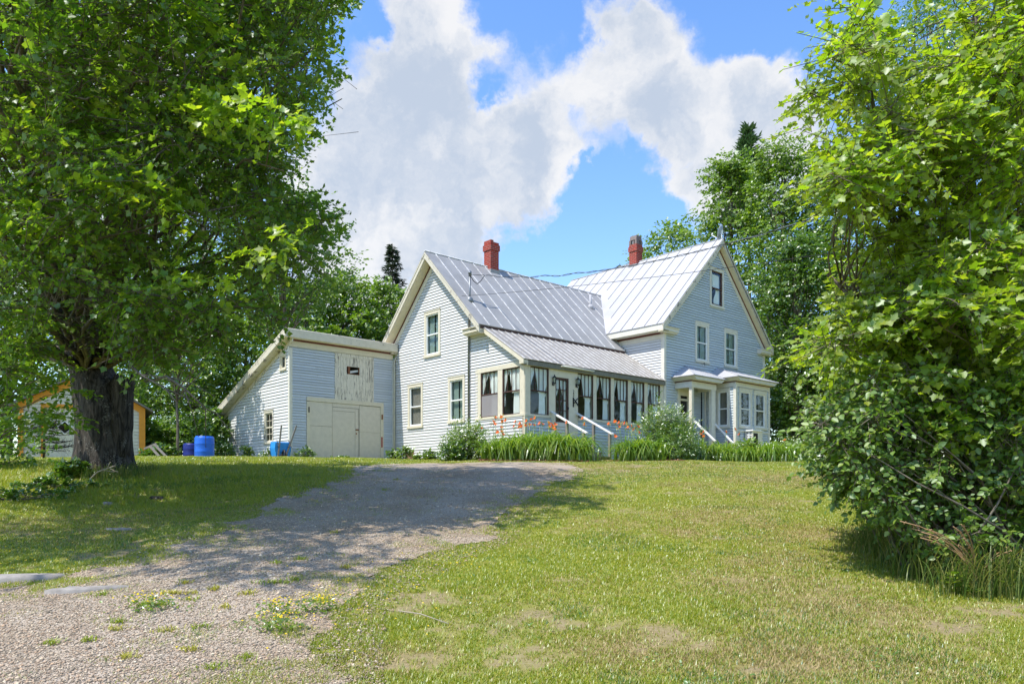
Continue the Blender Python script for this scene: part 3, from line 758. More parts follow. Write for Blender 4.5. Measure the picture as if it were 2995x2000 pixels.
# chimneys
def chimney(u, v, w, z0, z1, label=None, cap=False):
    mb = MB(); h = w/2
    mb.box(u-h, u+h, v-h, v+h, z0, z1-.32); mb.box(u-h-.035, u+h+.035, v-h-.035, v+h+.035, z1-.32, z1-.10); mb.box(u-h-.005, u+h+.005, v-h-.005, v+h+.005, z1-.10, z1)
    if not cap: mb.box(u-h-.0, u-h+.14, v-h, v+h, z1, z1+.07)
    c = mb.build('chimney', M['brick'], house)
    if label: c['label'] = label
    mb = MB(); zf0 = z0+.32 if not cap else z0+.12; mb.prism([(u-h-.04, zf0), (u+h+.04, zf0), (u+h+.025, zf0+.26), (u-h-.025, zf0+.26)], v-h-.03, v+h+.03); mb.build('flashing', M['metal'], c)
    if cap:
        mb = MB()
        for a, b in ((-1, -1), (-1, 1), (1, -1), (1, 1)): mb.box(u+a*h*.8-.05, u+a*h*.8+.05, v+b*h*.8-.05, v+b*h*.8+.05, z1, z1+.2)
        mb.box(u-.05, u+.05, v-h*.85, v-h*.85+.08, z1, z1+.2); mb.box(u-h*.85, u-h*.85+.08, v-.05, v+.05, z1, z1+.2)
        mb.prism([(u-h*.95, z1+.2), (u+h*.95, z1+.2), (u+h*.8, z1+.4), (u-h*.8, z1+.4)], v-h*.9, v+h*.9)
        mb.build('chimney_cap', m_plain('grey_tile_cap', (.20, .16, .145), .8), c)
chimney(2.78, WC-.02, .41, 7.9, 9.56, 'red brick chimney with broken top course')
chimney(BC, 4.30, .42, 9.8, 11.10, 'red brick chimney with dark open cap', True)
# ---- portico over the side door ------------------------------------------------------
T = TV(0)
mb = MB(); vp = -.78
mb.box(8.00, 8.13, vp, vp+.13, 1.55, 3.84); mb.build('portico_post', M['cream'], house)
mb = MB(); mb.box(9.34, 9.62, vp, vp+.13, 1.3, 3.84); mb.build('portico_post', M['cream_clean'], house)
mb = MB(); mb.box(7.98, 9.66, vp-.01, vp+.14, 3.84, 4.09); mb.box(7.98, 8.12, vp+.14, -.02, 3.84, 4.09); mb.box(9.5, 9.66, vp+.14, -.02, 3.84, 4.09); mb.box(8.12, 9.5, vp+.14, -.02, 4.0, 4.02); mb.build('portico_beam', M['cream_clean'], house)
def hip(name, u0, u1, vf, ze, tu0, tu1, zt, bu0, bu1, bvf):
    mb = MB(); P = [(u0, -.02, ze), (u0, vf, ze), (u1, vf, ze), (u1, -.02, ze)]; Q = [(tu0, -.02, zt), (tu1, -.02, zt)]
    m1 = (tu0*.55+u0*.45, vf*.42, zt*.6+ze*.4)
    mb.poly([P[0], P[1], Q[0]]); mb.poly([P[1], P[2], Q[1], Q[0]]); mb.poly([P[2], P[3], Q[1]])
    for a, b in zip(P, P[1:]): mb.quad(a, b, (b[0], b[1], b[2]-.025), (a[0], a[1], a[2]-.025))
    for t in np.linspace(.0, 1, 5)[0:]:
        a = Vector(P[1]).lerp(Vector(P[2]), t); b = Vector(Q[0]).lerp(Vector(Q[1]), t); rib(mb, b, a, (0, -.5, 1), .03, .016, 0)
    o = mb.build(name, M['metal_white'], house)
    mb = MB(); c0, c1, cv = u0+.05, u1-.05, vf+.05
    mb.prism([(c0, ze-.03), (bu0-.02, ze-.16), (bu1+.02, ze-.16), (c1, ze-.03)], cv, -.02)
    mb.hexa([(c0, cv, ze-.03), (c1, cv, ze-.03), (c1, -.02, ze-.03), (c0, -.02, ze-.03)][:0] or [(bu0, bvf-.01, ze-.17), (bu1, bvf-.01, ze-.17), (bu1, cv+.05, ze-.17), (bu0, cv+.05, ze-.17), (c0, cv-.01, ze-.028), (c1, cv-.01, ze-.028), (c1, cv+.08, ze-.028), (c0, cv+.08, ze-.028)])
    mb.build('cornice', M['cream_clean'], o)
    mb = MB(); mb.box(bu0-.03, bu1+.03, bvf-.03, bvf+.02, ze-.20, ze-.172); mb.box(bu0-.03, bu0+.02, bvf+.02, -.03, ze-.20, ze-.172); mb.build('red_strip', M['maroon'], o)
hip('portico_roof', 7.72, 9.94, -1.08, 4.27, 8.68, 9.2, 4.82, 7.98, 9.66, vp-.01)
# side door behind the portico
mb = MB(); s0, s1, z0, z1 = DOOR2
mb.box(s0, s0+.14, -.05, .035, z0, z1-.14, T=T); mb.box(s1-.14, s1, -.05, .035, z0, z1-.14, T=T); mb.box(s0, s1, -.05, .038, z1-.14, z1, T=T)
d2 = mb.build('side_door', M['cream_clean'], house)
mb = MB(); a, b = s0+.14, s1-.14
for q in ((a, a+.10), (b-.10, b)): mb.box(q[0], q[1], -.05, .0, z0, z1-.14, T=T)
for q in ((z0, z0+.16), (2.62, 2.76), (3.42, 3.5), (3.62, z1-.14), (2.02, 2.07)): mb.box(a+.10, b-.10, -.05, .0, q[0], q[1], T=T)
mb.box(a+.30, a+.35, -.045, -.004, 2.07, 2.62, T=T); mb.build('screen_frame', M['cream'], d2)
mb = MB(); mb.quad(T(a, -.06, z0), T(b, -.06, z0), T(b, -.06, z1), T(a, -.06, z1)); mb.build('screen', M['dark'], d2)
mb = MB(); mb.box(9.995, 10.1, -.0, .03, 1.2, 4.05, T=T); mb.build('trim_board', M['cream_clean'], house)
mb = MB(); mb.box(9.74, 9.78, .015, .05, 1.5, 4.0, T=T); mb.tube([T(9.9, .03, 5.03), T(9.9, .09, 5.06), T(9.9, .10, 4.93)], .012, 5); mb.build('wall_wire', M['iron'], house)
# ---- bay ----------------------------------------------------------------------------
U0, U1, VBf = 10.12, 12.68, -1.37
WB = [(10.33, 11.30, 2.37, 3.94), (11.46, 12.43, 2.37, 3.94)]; WBs = (-1.12, -.50, 2.37, 3.94)
mb = MB(); clap(mb, TV(VBf), .9, 4.18, const(U0, U1), [ope(w) for w in WB]); clap(mb, TU(U0), .9, 4.18, const(VBf, -.02), [ope(WBs)])
mb.quad((U1, VBf, .9), (U1, 0, .9), (U1, 0, 4.2), (U1, VBf, 4.2)); mb.build('bay_wall', M['siding_shade_tint'], house)
for w in WB: window(TV(VBf), *w, casing='cream_clean', cur='curtain_grey')
window(TU(U0), *WBs, casing='cream_clean', cur='curtain_grey', cw=.10, curstyle='full')
mb = MB(); mb.box(U0-.03, U0+.09, VBf-.03, VBf+.09, .9, 3.99); mb.box(U1-.09, U1+.03, VBf-.03, VBf+.02, .9, 3.99); mb.box(U0-.028, U1+.028, VBf-.028, VBf+.02, 3.99, 4.19); mb.box(U0-.028, U0+.02, VBf+.02, -.02, 3.99, 4.19)
mb.box(U0-.03, U1+.03, VBf-.045, VBf, 2.22, 2.27); mb.build('bay_trim', M['cream_clean'], house)
hip('bay_roof', 9.84, 12.98, -1.66, 4.37, 10.95, 12.1, 4.97, U0-.03, U1+.03, VBf-.03)
mb = MB(); mb.box(.05, 7.2, .04, .2, .6, .92); mb.box(.02, .2, 2.4, 7.45, .6, .92); mb.box(BU0, BU1, .02, .2, .5, .92); mb.box(U0+.02, U1-.02, VBf+.02, VBf+.2, .5, .92)
mb.box(.02, .2, .04, 2.4, .6, .92); mb.build('foundation', M['stone'], house)
mb = MB(); mb.box(6.15, 6.80, -.0, .03, 1.05, 1.45, T=TU(0)); mb.build('basement_vent', m_plain('rusty_brown_vent', (.22, .13, .09), .8), house)

# ================================================================== ATTACHED SHED
SU, SV = -4.39, 7.5
shed = hthing('attached_shed', 'lean-to shed with cream double doors and sloping roof joined to the farmhouse', 'shed', SU, SV, ZB)
T = TV(SV); Ts = TU(SU); SD = 5.5
mb = MB()
clap(mb, T, .9, 5.06, const(SU, -.02), [(-3.76, -.54, .5, 3.27), (-2.63, -.98, 3.2, 5.06)], exp=.097); mb.build('front_wall', M['vinyl_shade_tint'], shed)
SWs = [(8.80, 9.58, 1.62, 2.84), (7.74, 8.24, 4.19, 4.79)]
mb = MB(); clap(mb, Ts, .85, 5.07, lambda z: (SV, SV+SD if z < 3.05 else SV+SD*(5.1-z)/2.05), [ope(w) for w in SWs], exp=.112, t=.024); mb.build('side_wall', M['siding'], shed)
mb = MB(); mb.quad((SU, SV+SD, .9), (0, SV+SD, .9), (0, SV+SD, 3.05), (SU, SV+SD, 3.05)); mb.build('rear_wall', M['siding'], shed)
mb = MB(); mb.box(SU-.025, SU+.09, SV-.028, SV, .85, 4.95); mb.box(SU-.028, SU, SV, SV+.08, .85, 4.95); mb.build('corner_board', M['cream_clean'], shed)
for q in ((-.12, -.04, SV-.045, SV-.0, .9, 4.98), (SU-.025, SU, SV+SD-.08, SV+SD+.02, .85, 3.0)):
    mb = MB(); mb.box(*q); mb.build('corner_board', M['cream_clean'], shed)
window(Ts, *SWs[0], par=shed, sash='cream', muntin=(2, 4), casing='rake_edge', curstyle='none', cw=.08)
window(Ts, *SWs[1], par=shed, sash='cream', split=False, casing='cream', curstyle='none', cw=.07)
# roof: highest along the front
mb = MB(); sl = 2.05/SD; sz = lambda v: 5.58-sl*(v-(SV-.28))*1.0
nsr = (0, sl, 1)
slab(mb, [(SU-.32, SV-.28, sz(SV-.28)), (.0, SV-.28, sz(SV-.28)), (.0, SV+SD+.5, sz(SV+SD+.5)), (SU-.32, SV+SD+.5, sz(SV+SD+.5))], nsr, .05)
sr = mb.build('shed_roof', M['rake_edge'], shed)
mb = MB(); mb.box(SU-.31, -.06, SV-.30, SV-.265, 5.27, 5.55); mb.box(SU-.31, -.06, SV-.265, SV, 5.25, 5.28); mb.box(SU-.02, -.12, SV-.05, SV, 5.0, 5.2); mb.build('fascia', M['cream'], sr)
mb = MB(); mb.box(SU+.0, -.1, SV-.085, SV-.05, 5.19, 5.25); mb.build('red_strip', M['maroon'], sr)
mb = MB()
def sb(n0, n1, d0, d1):
    va, vb = SV-.27, SV+SD+.48
    mb.hexa([(SU-n0, va, sz(va)+d0), (SU-n1, va, sz(va)+d0), (SU-n1, vb, sz(vb)+d0), (SU-n0, vb, sz(vb)+d0), (SU-n0, va, sz(va)+d1), (SU-n1, va, sz(va)+d1), (SU-n1, vb, sz(vb)+d1), (SU-n0, vb, sz(vb)+d1)])
sb(.30, .315, -.27, -.05); sb(.02, .30, -.29, -.265); sb(.0, .03, -.44, -.29); mb.build('rake_boards', M['rake_edge'], sr)
# loft hatch
mb = MB(); a, b = -2.53, -1.05
for k in range(11):
    s = a+(b-a)*k/11; mb.box(s+.003, s+(b-a)/11-.003, -.02, .012+.003*(k % 2), 3.50, 4.87, T=T) if not (3 <= k <= 6) else [mb.box(s+.003, s+(b-a)/11-.003, -.02, .012+.003*(k % 2), q0, q1, T=T) for q0, q1 in ((3.50, 4.24), (4.53, 4.87))]
ht = mb.build('loft_hatch', M['peel'], shed)
mb = MB(); mb.box(-2.63, -2.535, -.02, .03, 3.27, 4.99, T=T); mb.box(-1.045, -.975, -.02, .03, 3.27, 4.99, T=T); mb.box(-2.535, -1.045, -.02, .028, 4.87, 4.99, T=T); mb.box(-2.535, -1.045, -.02, .020, 3.27, 3.50, T=T); mb.build('hatch_frame', M['peel'], ht)
mb = MB(); mb.box(-2.07, -1.99, -.06, .01, 4.24, 4.53, T=T); mb.box(-1.99, -1.56, -.06, .01, 4.24, 4.26, T=T); mb.box(-1.60, -1.56, -.06, .01, 4.26, 4.53, T=T); mb.build('peephole_frame', M['rust'], ht)
mb = MB(); mb.quad(T(-2.2, -.35, 4.1), T(-1.4, -.35, 4.1), T(-1.4, -.35, 4.7), T(-2.2, -.35, 4.7)); mb.build('dark_opening', M['dark'], ht)
mb = MB(); mb.bar(T(-1.98, -.15, 4.33), T(-1.5, -.1, 4.44), .05, .08); mb.build('pale_plank', M['white_sash'], ht)
# double doors with a wicket door
mb = MB(); mb.box(-3.75, -3.63, -.03, .03, .95, 3.10, T=T); mb.box(-.67, -.53, -.03, .03, .95, 3.12, T=T); mb.box(-3.75, -.53, -.03, .034, 3.12, 3.27, T=T); df = mb.build('door_frame', M['cream'], shed)
mb = MB(); mb.box(-3.62, -2.74, -.05, .008, .98, 2.23, T=T); mb.box(-3.62, -2.74, -.05, .008, 2.24, 3.11, T=T); mb.box(-2.733, -2.715, -.05, .006, .98, 3.11, T=T); mb.build('barn_door', M['door_cream'], shed)
mb = MB(); mb.box(-2.71, -1.60, -.05, .010, 2.98, 3.11, T=T); mb.box(-2.705, -1.775, -.05, -.002, .98, 2.83, T=T); mb.box(-2.705, -1.77, -.05, .004, 2.84, 2.965, T=T); mb.box(-1.765, -1.62, -.05, .004, .98, 2.965, T=T)
wk = mb.build('wicket_door', M['door_cream'], shed)
mb = MB(); mb.box(-1.75, -1.63, .004, .03, 2.15, 2.20, T=T); mb.box(-1.74, -1.70, .004, .02, 2.0, 2.06, T=T); mb.build('latch', M['rust'], wk)
mb = MB(); mb.box(-1.585, -.68, -.05, .008, .98, 2.10, T=T); mb.box(-1.585, -.68, -.05, .008, 2.105, 3.10, T=T); mb.build('barn_door', M['door_cream'], shed)
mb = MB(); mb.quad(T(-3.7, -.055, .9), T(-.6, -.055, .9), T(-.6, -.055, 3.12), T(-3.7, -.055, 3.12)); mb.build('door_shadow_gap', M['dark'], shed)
mb = MB(); mb.box(-3.69, -3.65, .03, .045, 2.70, 2.90, T=T); mb.build('hinge', M['iron'], df)
mb = MB(); mb.box(-.63, -.57, .03, .045, 2.63, 2.82, T=T); mb.build('hinge', M['rust'], df)
mb = MB(); mb.box(-.64, -.58, .030, .036, 1.55, 1.95, T=T); mb.build('red_paint_patch', m_peel('flaking_red_paint', (.34, .04, .03), (.6, .54, .44), .8, (4, 4, 4), 4), df)
mb = MB(); mb.tube([(-.08, SV-.10, 1.1), (-.08, SV-.10, 4.95), (-.05, SV-.2, 5.1)], .025, 6); mb.build('drain_pipe', M['cream_clean'], shed)
# ================================================================== THINGS ROUND THE HOUSE
def onU(px, py, u0):
    d = np.array([(px-CX)/F, 1.]); t = (u0+O0@AU)/(d@AU); q = d*t-O0
    return float(q@BV), float(-(py-HOR)/F*t)
def onV(px, py, v0):
    d = np.array([(px-CX)/F, 1.]); t = (v0+O0@BV)/(d@BV); q = d*t-O0
    return float(q@AU), float(-(py-HOR)/F*t)
def gh(u, v):
    w = O0+u*AU+v*BV; return gz(w[0], w[1])-EYE          # ground height in house coordinates
def steps(name, label, cat, u0, u1, vtop, ztop, n, run, rails, railmat, posts):
    um = (u0+u1)/2; th = hthing(name, label, cat, um, vtop-run*n/2, gh(um, vtop-run*n/2))
    zg = gh(um, vtop-run*n)-.03
    for k in range(n):
        z = ztop-(ztop-zg)*(k+1)/(n+1); v = vtop-run*k
        mb = MB(); mb.box(u0, u1, v-run-.03, v, z-.035, z); mb.build('tread', M['grey_wood'], th)
        mb = MB(); mb.box(u0+.03, u1-.03, v-run, v-run+.03, zg-.2, z-.036); mb.build('riser', M['grey_wood'], th)
    for a, b in rails:
        mb = MB(); mb.bar(a, b, .10, .045); mb.build('handrail', railmat, th)
    for (u, v, zb, zt) in posts:
        mb = MB(); mb.box(u-.04, u+.04, v-.04, v+.04, zb, zt); mb.build('post', M['grey_wood'], th)
    return th
steps('entry_steps', 'weathered grey wooden steps with white handrails below the porch door', 'steps', 1.20, 2.36, -.04, 1.66, 4, .38,
      [((1.15, -.03, 2.49), (1.15, -1.62, 1.70)), ((2.40, -.03, 2.51), (2.40, -1.62, 1.72))], M['white_rail'],
      [(1.15, -.75, 1.05, 2.10), (1.15, -1.48, .80, 1.74), (2.40, -.78, 1.15, 2.11), (2.40, -1.48, .80, 1.76)])
va, za = onU(1940+425*.2168, 1050+838*.2168, 8.14); vb, zb = onU(1940+705*.2168, 1050+1108*.2168, 8.14)
vc, zc = onU(1940+697*.2168, 1050+872*.2168, 9.62); vd, zd = onU(1940+945*.2168, 1050+1135*.2168, 9.62)
sst = steps('side_steps', 'small wooden steps with two sloping pale handrails below the portico', 'steps', 8.2, 9.55, -.80, 1.60, 3, .33,
      [((8.14, va, za), (8.14, vb, zb)), ((9.62, vc, zc), (9.62, vd, zd))], M['white_rail'],
      [(8.14, vb+.12, .75, zb+.02), (9.62, vd+.25, .75, zd+.12)])
mb = MB(); mb.box(8.0, 9.6, -.78, -.03, 1.50, 1.58); mb.build('landing', M['grey_wood'], sst)
# satellite dish
th = hthing('satellite_dish', 'grey satellite dish on the tip of the right gable roof', 'satellite dish', BC, -.22, 10.30)
mb = MB(); mb.tube([(BC, -.2, 10.22), (BC, -.2, 10.45), (BC+.06, -.16, 10.55)], .025, 8); mb.bar((BC, -.2, 10.3), (BC, .12, 10.33), .03, .03); mb.build('mast', M['white_sash'], th)
nw = Vector((-.80, .50, .33)).normalized()               # world direction it looks
nh = Vector((nw.x*AU[0]+nw.y*AU[1], nw.x*BV[0]+nw.y*BV[1], nw.z))
xa = nh.cross(Vector((0, 0, 1))).normalized(); ya = xa.cross(nh).normalized()
c = Vector((BC+.07, -.14, 10.62))
mb = MB(); rings = []
for r, dz in ((.02, 0), (.10, .008), (.18, .028), (.25, .058)):
    rings.append([mb.vert(c+xa*(r*math.cos(a))+ya*(r*1.12*math.sin(a))+nh*dz) for a in np.linspace(0, 2*math.pi, 20, endpoint=False)])
b2 = []
for r, dz in ((.25, .046), (.18, .016), (.10, -.006), (.02, -.014)):
    rings.append([mb.vert(c+xa*(r*math.cos(a))+ya*(r*1.12*math.sin(a))+nh*dz) for a in np.linspace(0, 2*math.pi, 20, endpoint=False)])
for a, b in zip(rings, rings[1:]):
    for j in range(20): mb.face([a[j], a[(j+1) % 20], b[(j+1) % 20], b[j]], None, True)
mb.face(rings[0][::-1]); mb.face(rings[-1]); mb.build('reflector', M['dish'], th)
mb = MB(); e = c+nh*.36-ya*.20; mb.tube([c-ya*.24-nh*.02, c-ya*.27+nh*.12, e], .016, 6); mb.tube([e, e-nh*.02+ya*.09], [.035, .028], 8); mb.build('feed_arm', M['white_sash'], th)
mb = MB(); mb.box(c.x-.04, c.x+.05, c.y-.06, c.y+.02, c.z-.10, c.z+.06); mb.build('bracket', M['white_sash'], th)
mb = MB(); mb.tube([(BC+.02, -.30, 10.25), (BC+.3, -.30, 9.85), (BC+1.2, -.305, 8.85), (BC+2.6, -.30, 7.5), (BC+3.7, -.30, 6.35)], .012, 5); mb.build('cable', M['cable'], th)
# window unit below the bay
th = hthing('air_conditioner', 'cream louvred cooling unit below the bay window', 'air conditioner', 11.09, -1.55, gh(11.1, -1.5))
a0, a1, b0, b1, zt = 10.72, 11.47, -1.76, -1.43, 2.30; zb = gh(11.1, -1.6)
cre = m_plain('cream_metal', (.70, .66, .54), .5)
mb = MB()
for u, v in ((a0, b0), (a0, b1-.04), (a1-.04, b0), (a1-.04, b1-.04)): mb.box(u, u+.04, v, v+.04, zb-.1, zt-.06)
mb.box(a0+.04, a1-.04, b0+.012, b0+.03, zb, zt-.06); mb.box(a0+.06, a1, b1-.02, b1, zb, zt-.06); mb.box(a1-.03, a1-.015, b0+.04, b1-.04, zb, zt-.06); mb.build('body', cre, th)
mb = MB(); mb.box(a0-.05, a0+.55, b0-.05, b1+.03, zt-.06, zt); mb.box(a0+.55, a1+.05, b0-.03, b1+.03, zt-.05, zt-.02); mb.build('lid', M['white_sash'], th)
mb = MB()
for k in range(14): z = zt-.10-k*.062; mb.hexa([(a0+.002, b0+.04, z-.012), (a0+.03, b0+.04, z+.010), (a0+.03, b1-.04, z+.010), (a0+.002, b1-.04, z-.012), (a0+.004, b0+.04, z+.0), (a0+.032, b0+.04, z+.022), (a0+.032, b1-.04, z+.022), (a0+.004, b1-.04, z+.0)])
mb.box(a0, a0+.012, (b0+b1)/2-.015, (b0+b1)/2+.015, zb, zt-.06)
mb.build('louvres', M['white_sash'], th)
mb = MB(); mb.box(a0+.05, a1-.05, b0+.06, b1-.05, zb, zt-.1); mb.box(a0+.10, a0+.40, b0+.004, b0+.0115, zb+.1, zt-.14); mb.build('dark_core', M['dark'], th)

# overhead cables
def wire_pts(a, b, sag, n=30, wob=0):
    a, b = Vector(a), Vector(b); out = []
    for i in range(n+1):
        t = i/n; p = a.lerp(b, t); p.z -= sag*4*t*(1-t)
        if wob: p.z += wob*math.sin(i*2.1)*(1-t)**2*min(1, i/3)
        out.append(p)
    return out
a = HW(mx+.62, my-.05, mz+.94); b = PX(2560, 580, 13.5)
th = thing('power_cable', 'thick twisted black cable running from the roof mast to the right', 'power cable', a)
pts = wire_pts(a, b, .50, 60)
mb = MB(); off = tuple(a)
mb.tube([p+Vector((0, .016*math.cos(i*1.3), .016*math.sin(i*1.3)+.02*math.sin(i*.9)*(1 if i < 26 else 0))) for i, p in enumerate(pts)], .0085, 5)
mb.build('conductor', M['cable'], th, off=off)
mb = MB(); mb.tube([p-Vector((0, .016*math.cos(i*1.3), .016*math.sin(i*1.3)-.02*math.sin(i*.9)*(1 if i < 26 else 0))) for i, p in enumerate(pts)], .009, 5); mb.build('support_wire', M['galv'], th, off=off)
v1, z1 = onU(1350, 866, -.42); a = HW(-.42, v1, z1); b = PX(2560, 722, 13.5)
th = thing('telephone_wire', 'thin black wire crossing below the thick cable in front of both roofs', 'wire', a)
mb = MB(); mb.tube(wire_pts(a, b, .10, 30), .0065, 5); mb.build('strand', M['cable'], th, off=tuple(a))

# ================================================================== GARDEN GARAGE
gp = PX(52, 1338, 25.3); g0 = gz(gp[0]+2, gp[1]+1)
gar = thing('garden_garage', 'cream wooden garage with golden yellow trim behind the big maple trunk', 'garage', (gp[0], gp[1], g0-.05), R(30))
Wd, He, Pk, Dp = 3.86, 1.90, 3.02, 4.5
TG = lambda s, n, z: (s, -n, z)
gb = lambda z: (0, Wd) if z <= He else (Wd/2*(z-He)/(Pk-He), Wd-Wd/2*(z-He)/(Pk-He))
mb = MB(); clap(mb, TG, 0, Pk-.02, gb, [(.76, 2.42, -1, 1.80)], exp=.12, zref=0, t=.012); mb.build('front_wall', M['garage_white'], gar)
mb = MB(); mb.quad((Wd, 0, 0), (Wd, Dp, 0), (Wd, Dp, He), (Wd, 0, He)); mb.quad((0, 0, 0), (0, Dp, 0), (0, Dp, He), (0, 0, He)); mb.poly([(0, Dp, 0), (Wd, Dp, 0), (Wd, Dp, He), (Wd/2, Dp, Pk), (0, Dp, He)]); mb.build('side_walls', M['garage_white'], gar)
mb = MB(); sg = (Pk-He)/(Wd/2)
for q in (-1, 1):
    c = Wd/2; h = Wd/2+.28
    slab(mb, [(c, -.2, Pk+.10), (c+q*h, -.2, Pk+.10-sg*h), (c+q*h, Dp+.2, Pk+.10-sg*h), (c, Dp+.2, Pk+.10)], (q*sg, 0, 1), .06)
mb.build('roof', m_plain('grey_shingle', (.15, .14, .125), .85), gar)
mb = MB()
for q in (-1, 1):
    P = lambda h, n, dz: TG(Wd/2+q*h, n, Pk-sg*h+dz)
    h0, h1 = 0, Wd/2
    mb.hexa([P(h0, .014, -.24), P(h1, .014, -.24), P(h1, .04, -.24), P(h0, .04, -.24), P(h0, .014, .02), P(h1, .014, .02), P(h1, .04, .02), P(h0, .04, .02)])
for a, b in ((0, .16), (Wd-.2, Wd)): mb.box(a, b, .014, .042, 0, He-.05, T=TG)
mb.build('yellow_trim', M['gold'], gar)
mb = MB(); mb.box(.66, .78, .014, .045, 0, 1.80, T=TG); mb.box(2.40, 2.52, .014, .045, 0, 1.80, T=TG); mb.box(.66, 1.85, .014, .047, 1.80, 1.94, T=TG); mb.build('door_frame', M['gold'], gar)
mb = MB()
for k in range(14): a = .78+k*.116; mb.box(a+.003, a+.113, -.03, .004, 0, 1.80, T=TG)
gd = mb.build('plank_door', M['garage_white'], gar)
cx, cz, hs = 1.36, 1.14, .225
mb = MB(); fr = [(cx-hs, cz), (cx, cz-hs), (cx+hs, cz), (cx, cz+hs)]
for i in range(4): p, q = fr[i], fr[(i+1) % 4]; mb.bar(TG(p[0], .012, p[1]), TG(q[0], .012, q[1]), .03, .03)
dw = mb.build('diamond_frame', M['white_sash'], gd)
mb = MB(); mb.poly([TG(p, .008, q) for p, q in fr]); mb.build('diamond_pane', m_plain('black_glass', (.012, .013, .015), .12, 0, .05, spec=.5), dw)

# ================================================================== BARRELS, WHEELBARROW, BOARDS
def barrel(px, d, r, h, mat, label, lid=False):
    x = (px-CX)/F*d; z = gz(x, d)-.04
    t = thing('plastic_barrel', label, 'barrel', (x, d, z), 0, 'blue barrels at the edge of the lawn')
    mb = MB(); prof = [(r*.93, 0), (r*.98, .03), (r, .10)]
    for k in (.36, .68): prof += [(r, h*k-.02), (r*1.012, h*k-.008), (r*1.012, h*k+.008), (r, h*k+.02)]
    prof += [(r, h*.86), (r*.985, h*.93), (r*.93, h*.965), (r*.86, h*.972)]
    mb.lathe((0, 0, 0), prof, 32); mb.build('drum', mat, t, off=(0, 0, 0))
    mb = MB(); mb.lathe((0, 0, 0), [(r*.85, h*.95), (r*.89, h*.96), (r*.89, h), (r*.80, h), (r*.78, h*.955), (.02, h*.95)], 28); mb.build('rim', mat, t, off=(0, 0, 0))
    mb = MB()
    for s in (-.5, .5): mb.lathe((r*s, 0, 0), [(.05, h*.95), (.05, h*.985), (.02, h*.985)], 10)
    mb.build('bung', mat, t, off=(0, 0, 0))
barrel(598, 23.9, .295, .76, M['barrel_blue'], 'bright blue plastic barrel standing on the lawn edge')
barrel(562, 25.6, .29, .60, M['barrel_dark'], 'dark navy barrel partly hidden behind the bright blue one')
# wheelbarrow stood on its nose against the shed corner
d = 26.1; x0 = (826-CX)/F*d; wz = gz(x0, d)
wb = thing('wheelbarrow', 'blue wheelbarrow stood on its nose against the shed corner', 'wheelbarrow', (x0, d, wz), R(32))
mb = MB()          # pan: floor looks to -y, opening to +y
def pan(s, y): return [(-.30*s, y, .04), (.30*s, y, .04), (.36*s, y, .40), (.33*s, y, .62), (-.33*s, y, .62), (-.36*s, y, .40)]
A = pan(1.0, .24); B = pan(.72, 0); B = [(p[0], p[1], .06+(p[2])*.86) for p in B]
ia = [mb.vert(p) for p in A]; ib = [mb.vert(p) for p in B]
for k in range(6): mb.face([ia[k], ia[(k+1) % 6], ib[(k+1) % 6], ib[k]])
mb.face(ib); mb.build('tray', M['tray_blue'], wb, off=(0, 0, 0))
mb = MB(); mb.tube([Vector(p) for p in A]+[Vector(A[0])], .014, 6); mb.build('tray_rim', M['tray_blue'], wb, off=(0, 0, 0))
for s in (-1, 1):
    mb = MB(); mb.bar((s*.12-.05, -.06, .02), (s*.26+.22, -.03, 1.20), .035, .05); mb.build('handle', M['grey_wood'], wb, off=(0, 0, 0))
    mb = MB(); mb.tube([(s*.18, -.03, .45), (s*.22, -.34, .40), (s*.20, -.03, .68)], .012, 6); mb.build('leg', M['iron'], wb, off=(0, 0, 0))
mb = MB(); ring = [(0, -.18+.16*math.cos(a), .06+.16*math.sin(a)+.10) for a in np.linspace(0, 2*math.pi, 17)]; mb.tube(ring, .035, 8, cap=False); mb.tube([(-.13, -.18, .16), (.13, -.18, .16)], .02, 6); mb.build('wheel', M['iron'], wb, off=(0, 0, 0))
# broken trestle
d = 25.0; x0 = (470-CX)/F*d; wz = gz(x0, d)
tr = thing('broken_trestle', 'broken grey wooden trestle lying tilted beside the garage', 'trestle', (x0, d, wz))
def rel(px, py, dd): q = PX(px, py, dd); return Vector((q[0]-x0, q[1]-d, q[2]-wz))
for a, b in (((438, 1304), (482, 1352)), ((451, 1299), (503, 1352))):
    mb = MB(); mb.bar(rel(*a, 25.1), rel(*b, 24.8), .09, .035); mb.build('leg', M['grey_wood'], tr, off=(0, 0, 0))
mb = MB(); mb.bar(rel(422, 1312, 25.2), rel(458, 1297, 25.2), .05, .07); mb.build('top_rail', M['grey_wood'], tr, off=(0, 0, 0))
# dark bench table in the woods
d = 37.0; x0 = (2392-CX)/F*d; wz = gz(x0, d)
tb = thing('wooden_table', 'dark weathered wooden table under the trees right of the house', 'table', (x0, d, wz), R(-8))
zt = EYE-(1264-HOR)/F*d-wz
dw_ = m_wood('dark_weathered_wood', (.10, .09, .08))
mb = MB()
for k in range(4): mb.box(-.75, .75, -.4+.2*k, -.22+.2*k, zt-.05, zt)
mb.build('top', dw_, tb, off=(0, 0, 0))
for a in (-.62, .62):
    for b in (-.3, .28): mb = MB(); mb.box(a-.04, a+.04, b-.04, b+.04, -.05, zt-.05); mb.build('leg', dw_, tb, off=(0, 0, 0))
mb = MB(); mb.box(-.66, .66, -.34, -.31, zt-.17, zt-.051); mb.build('apron', dw_, tb, off=(0, 0, 0))
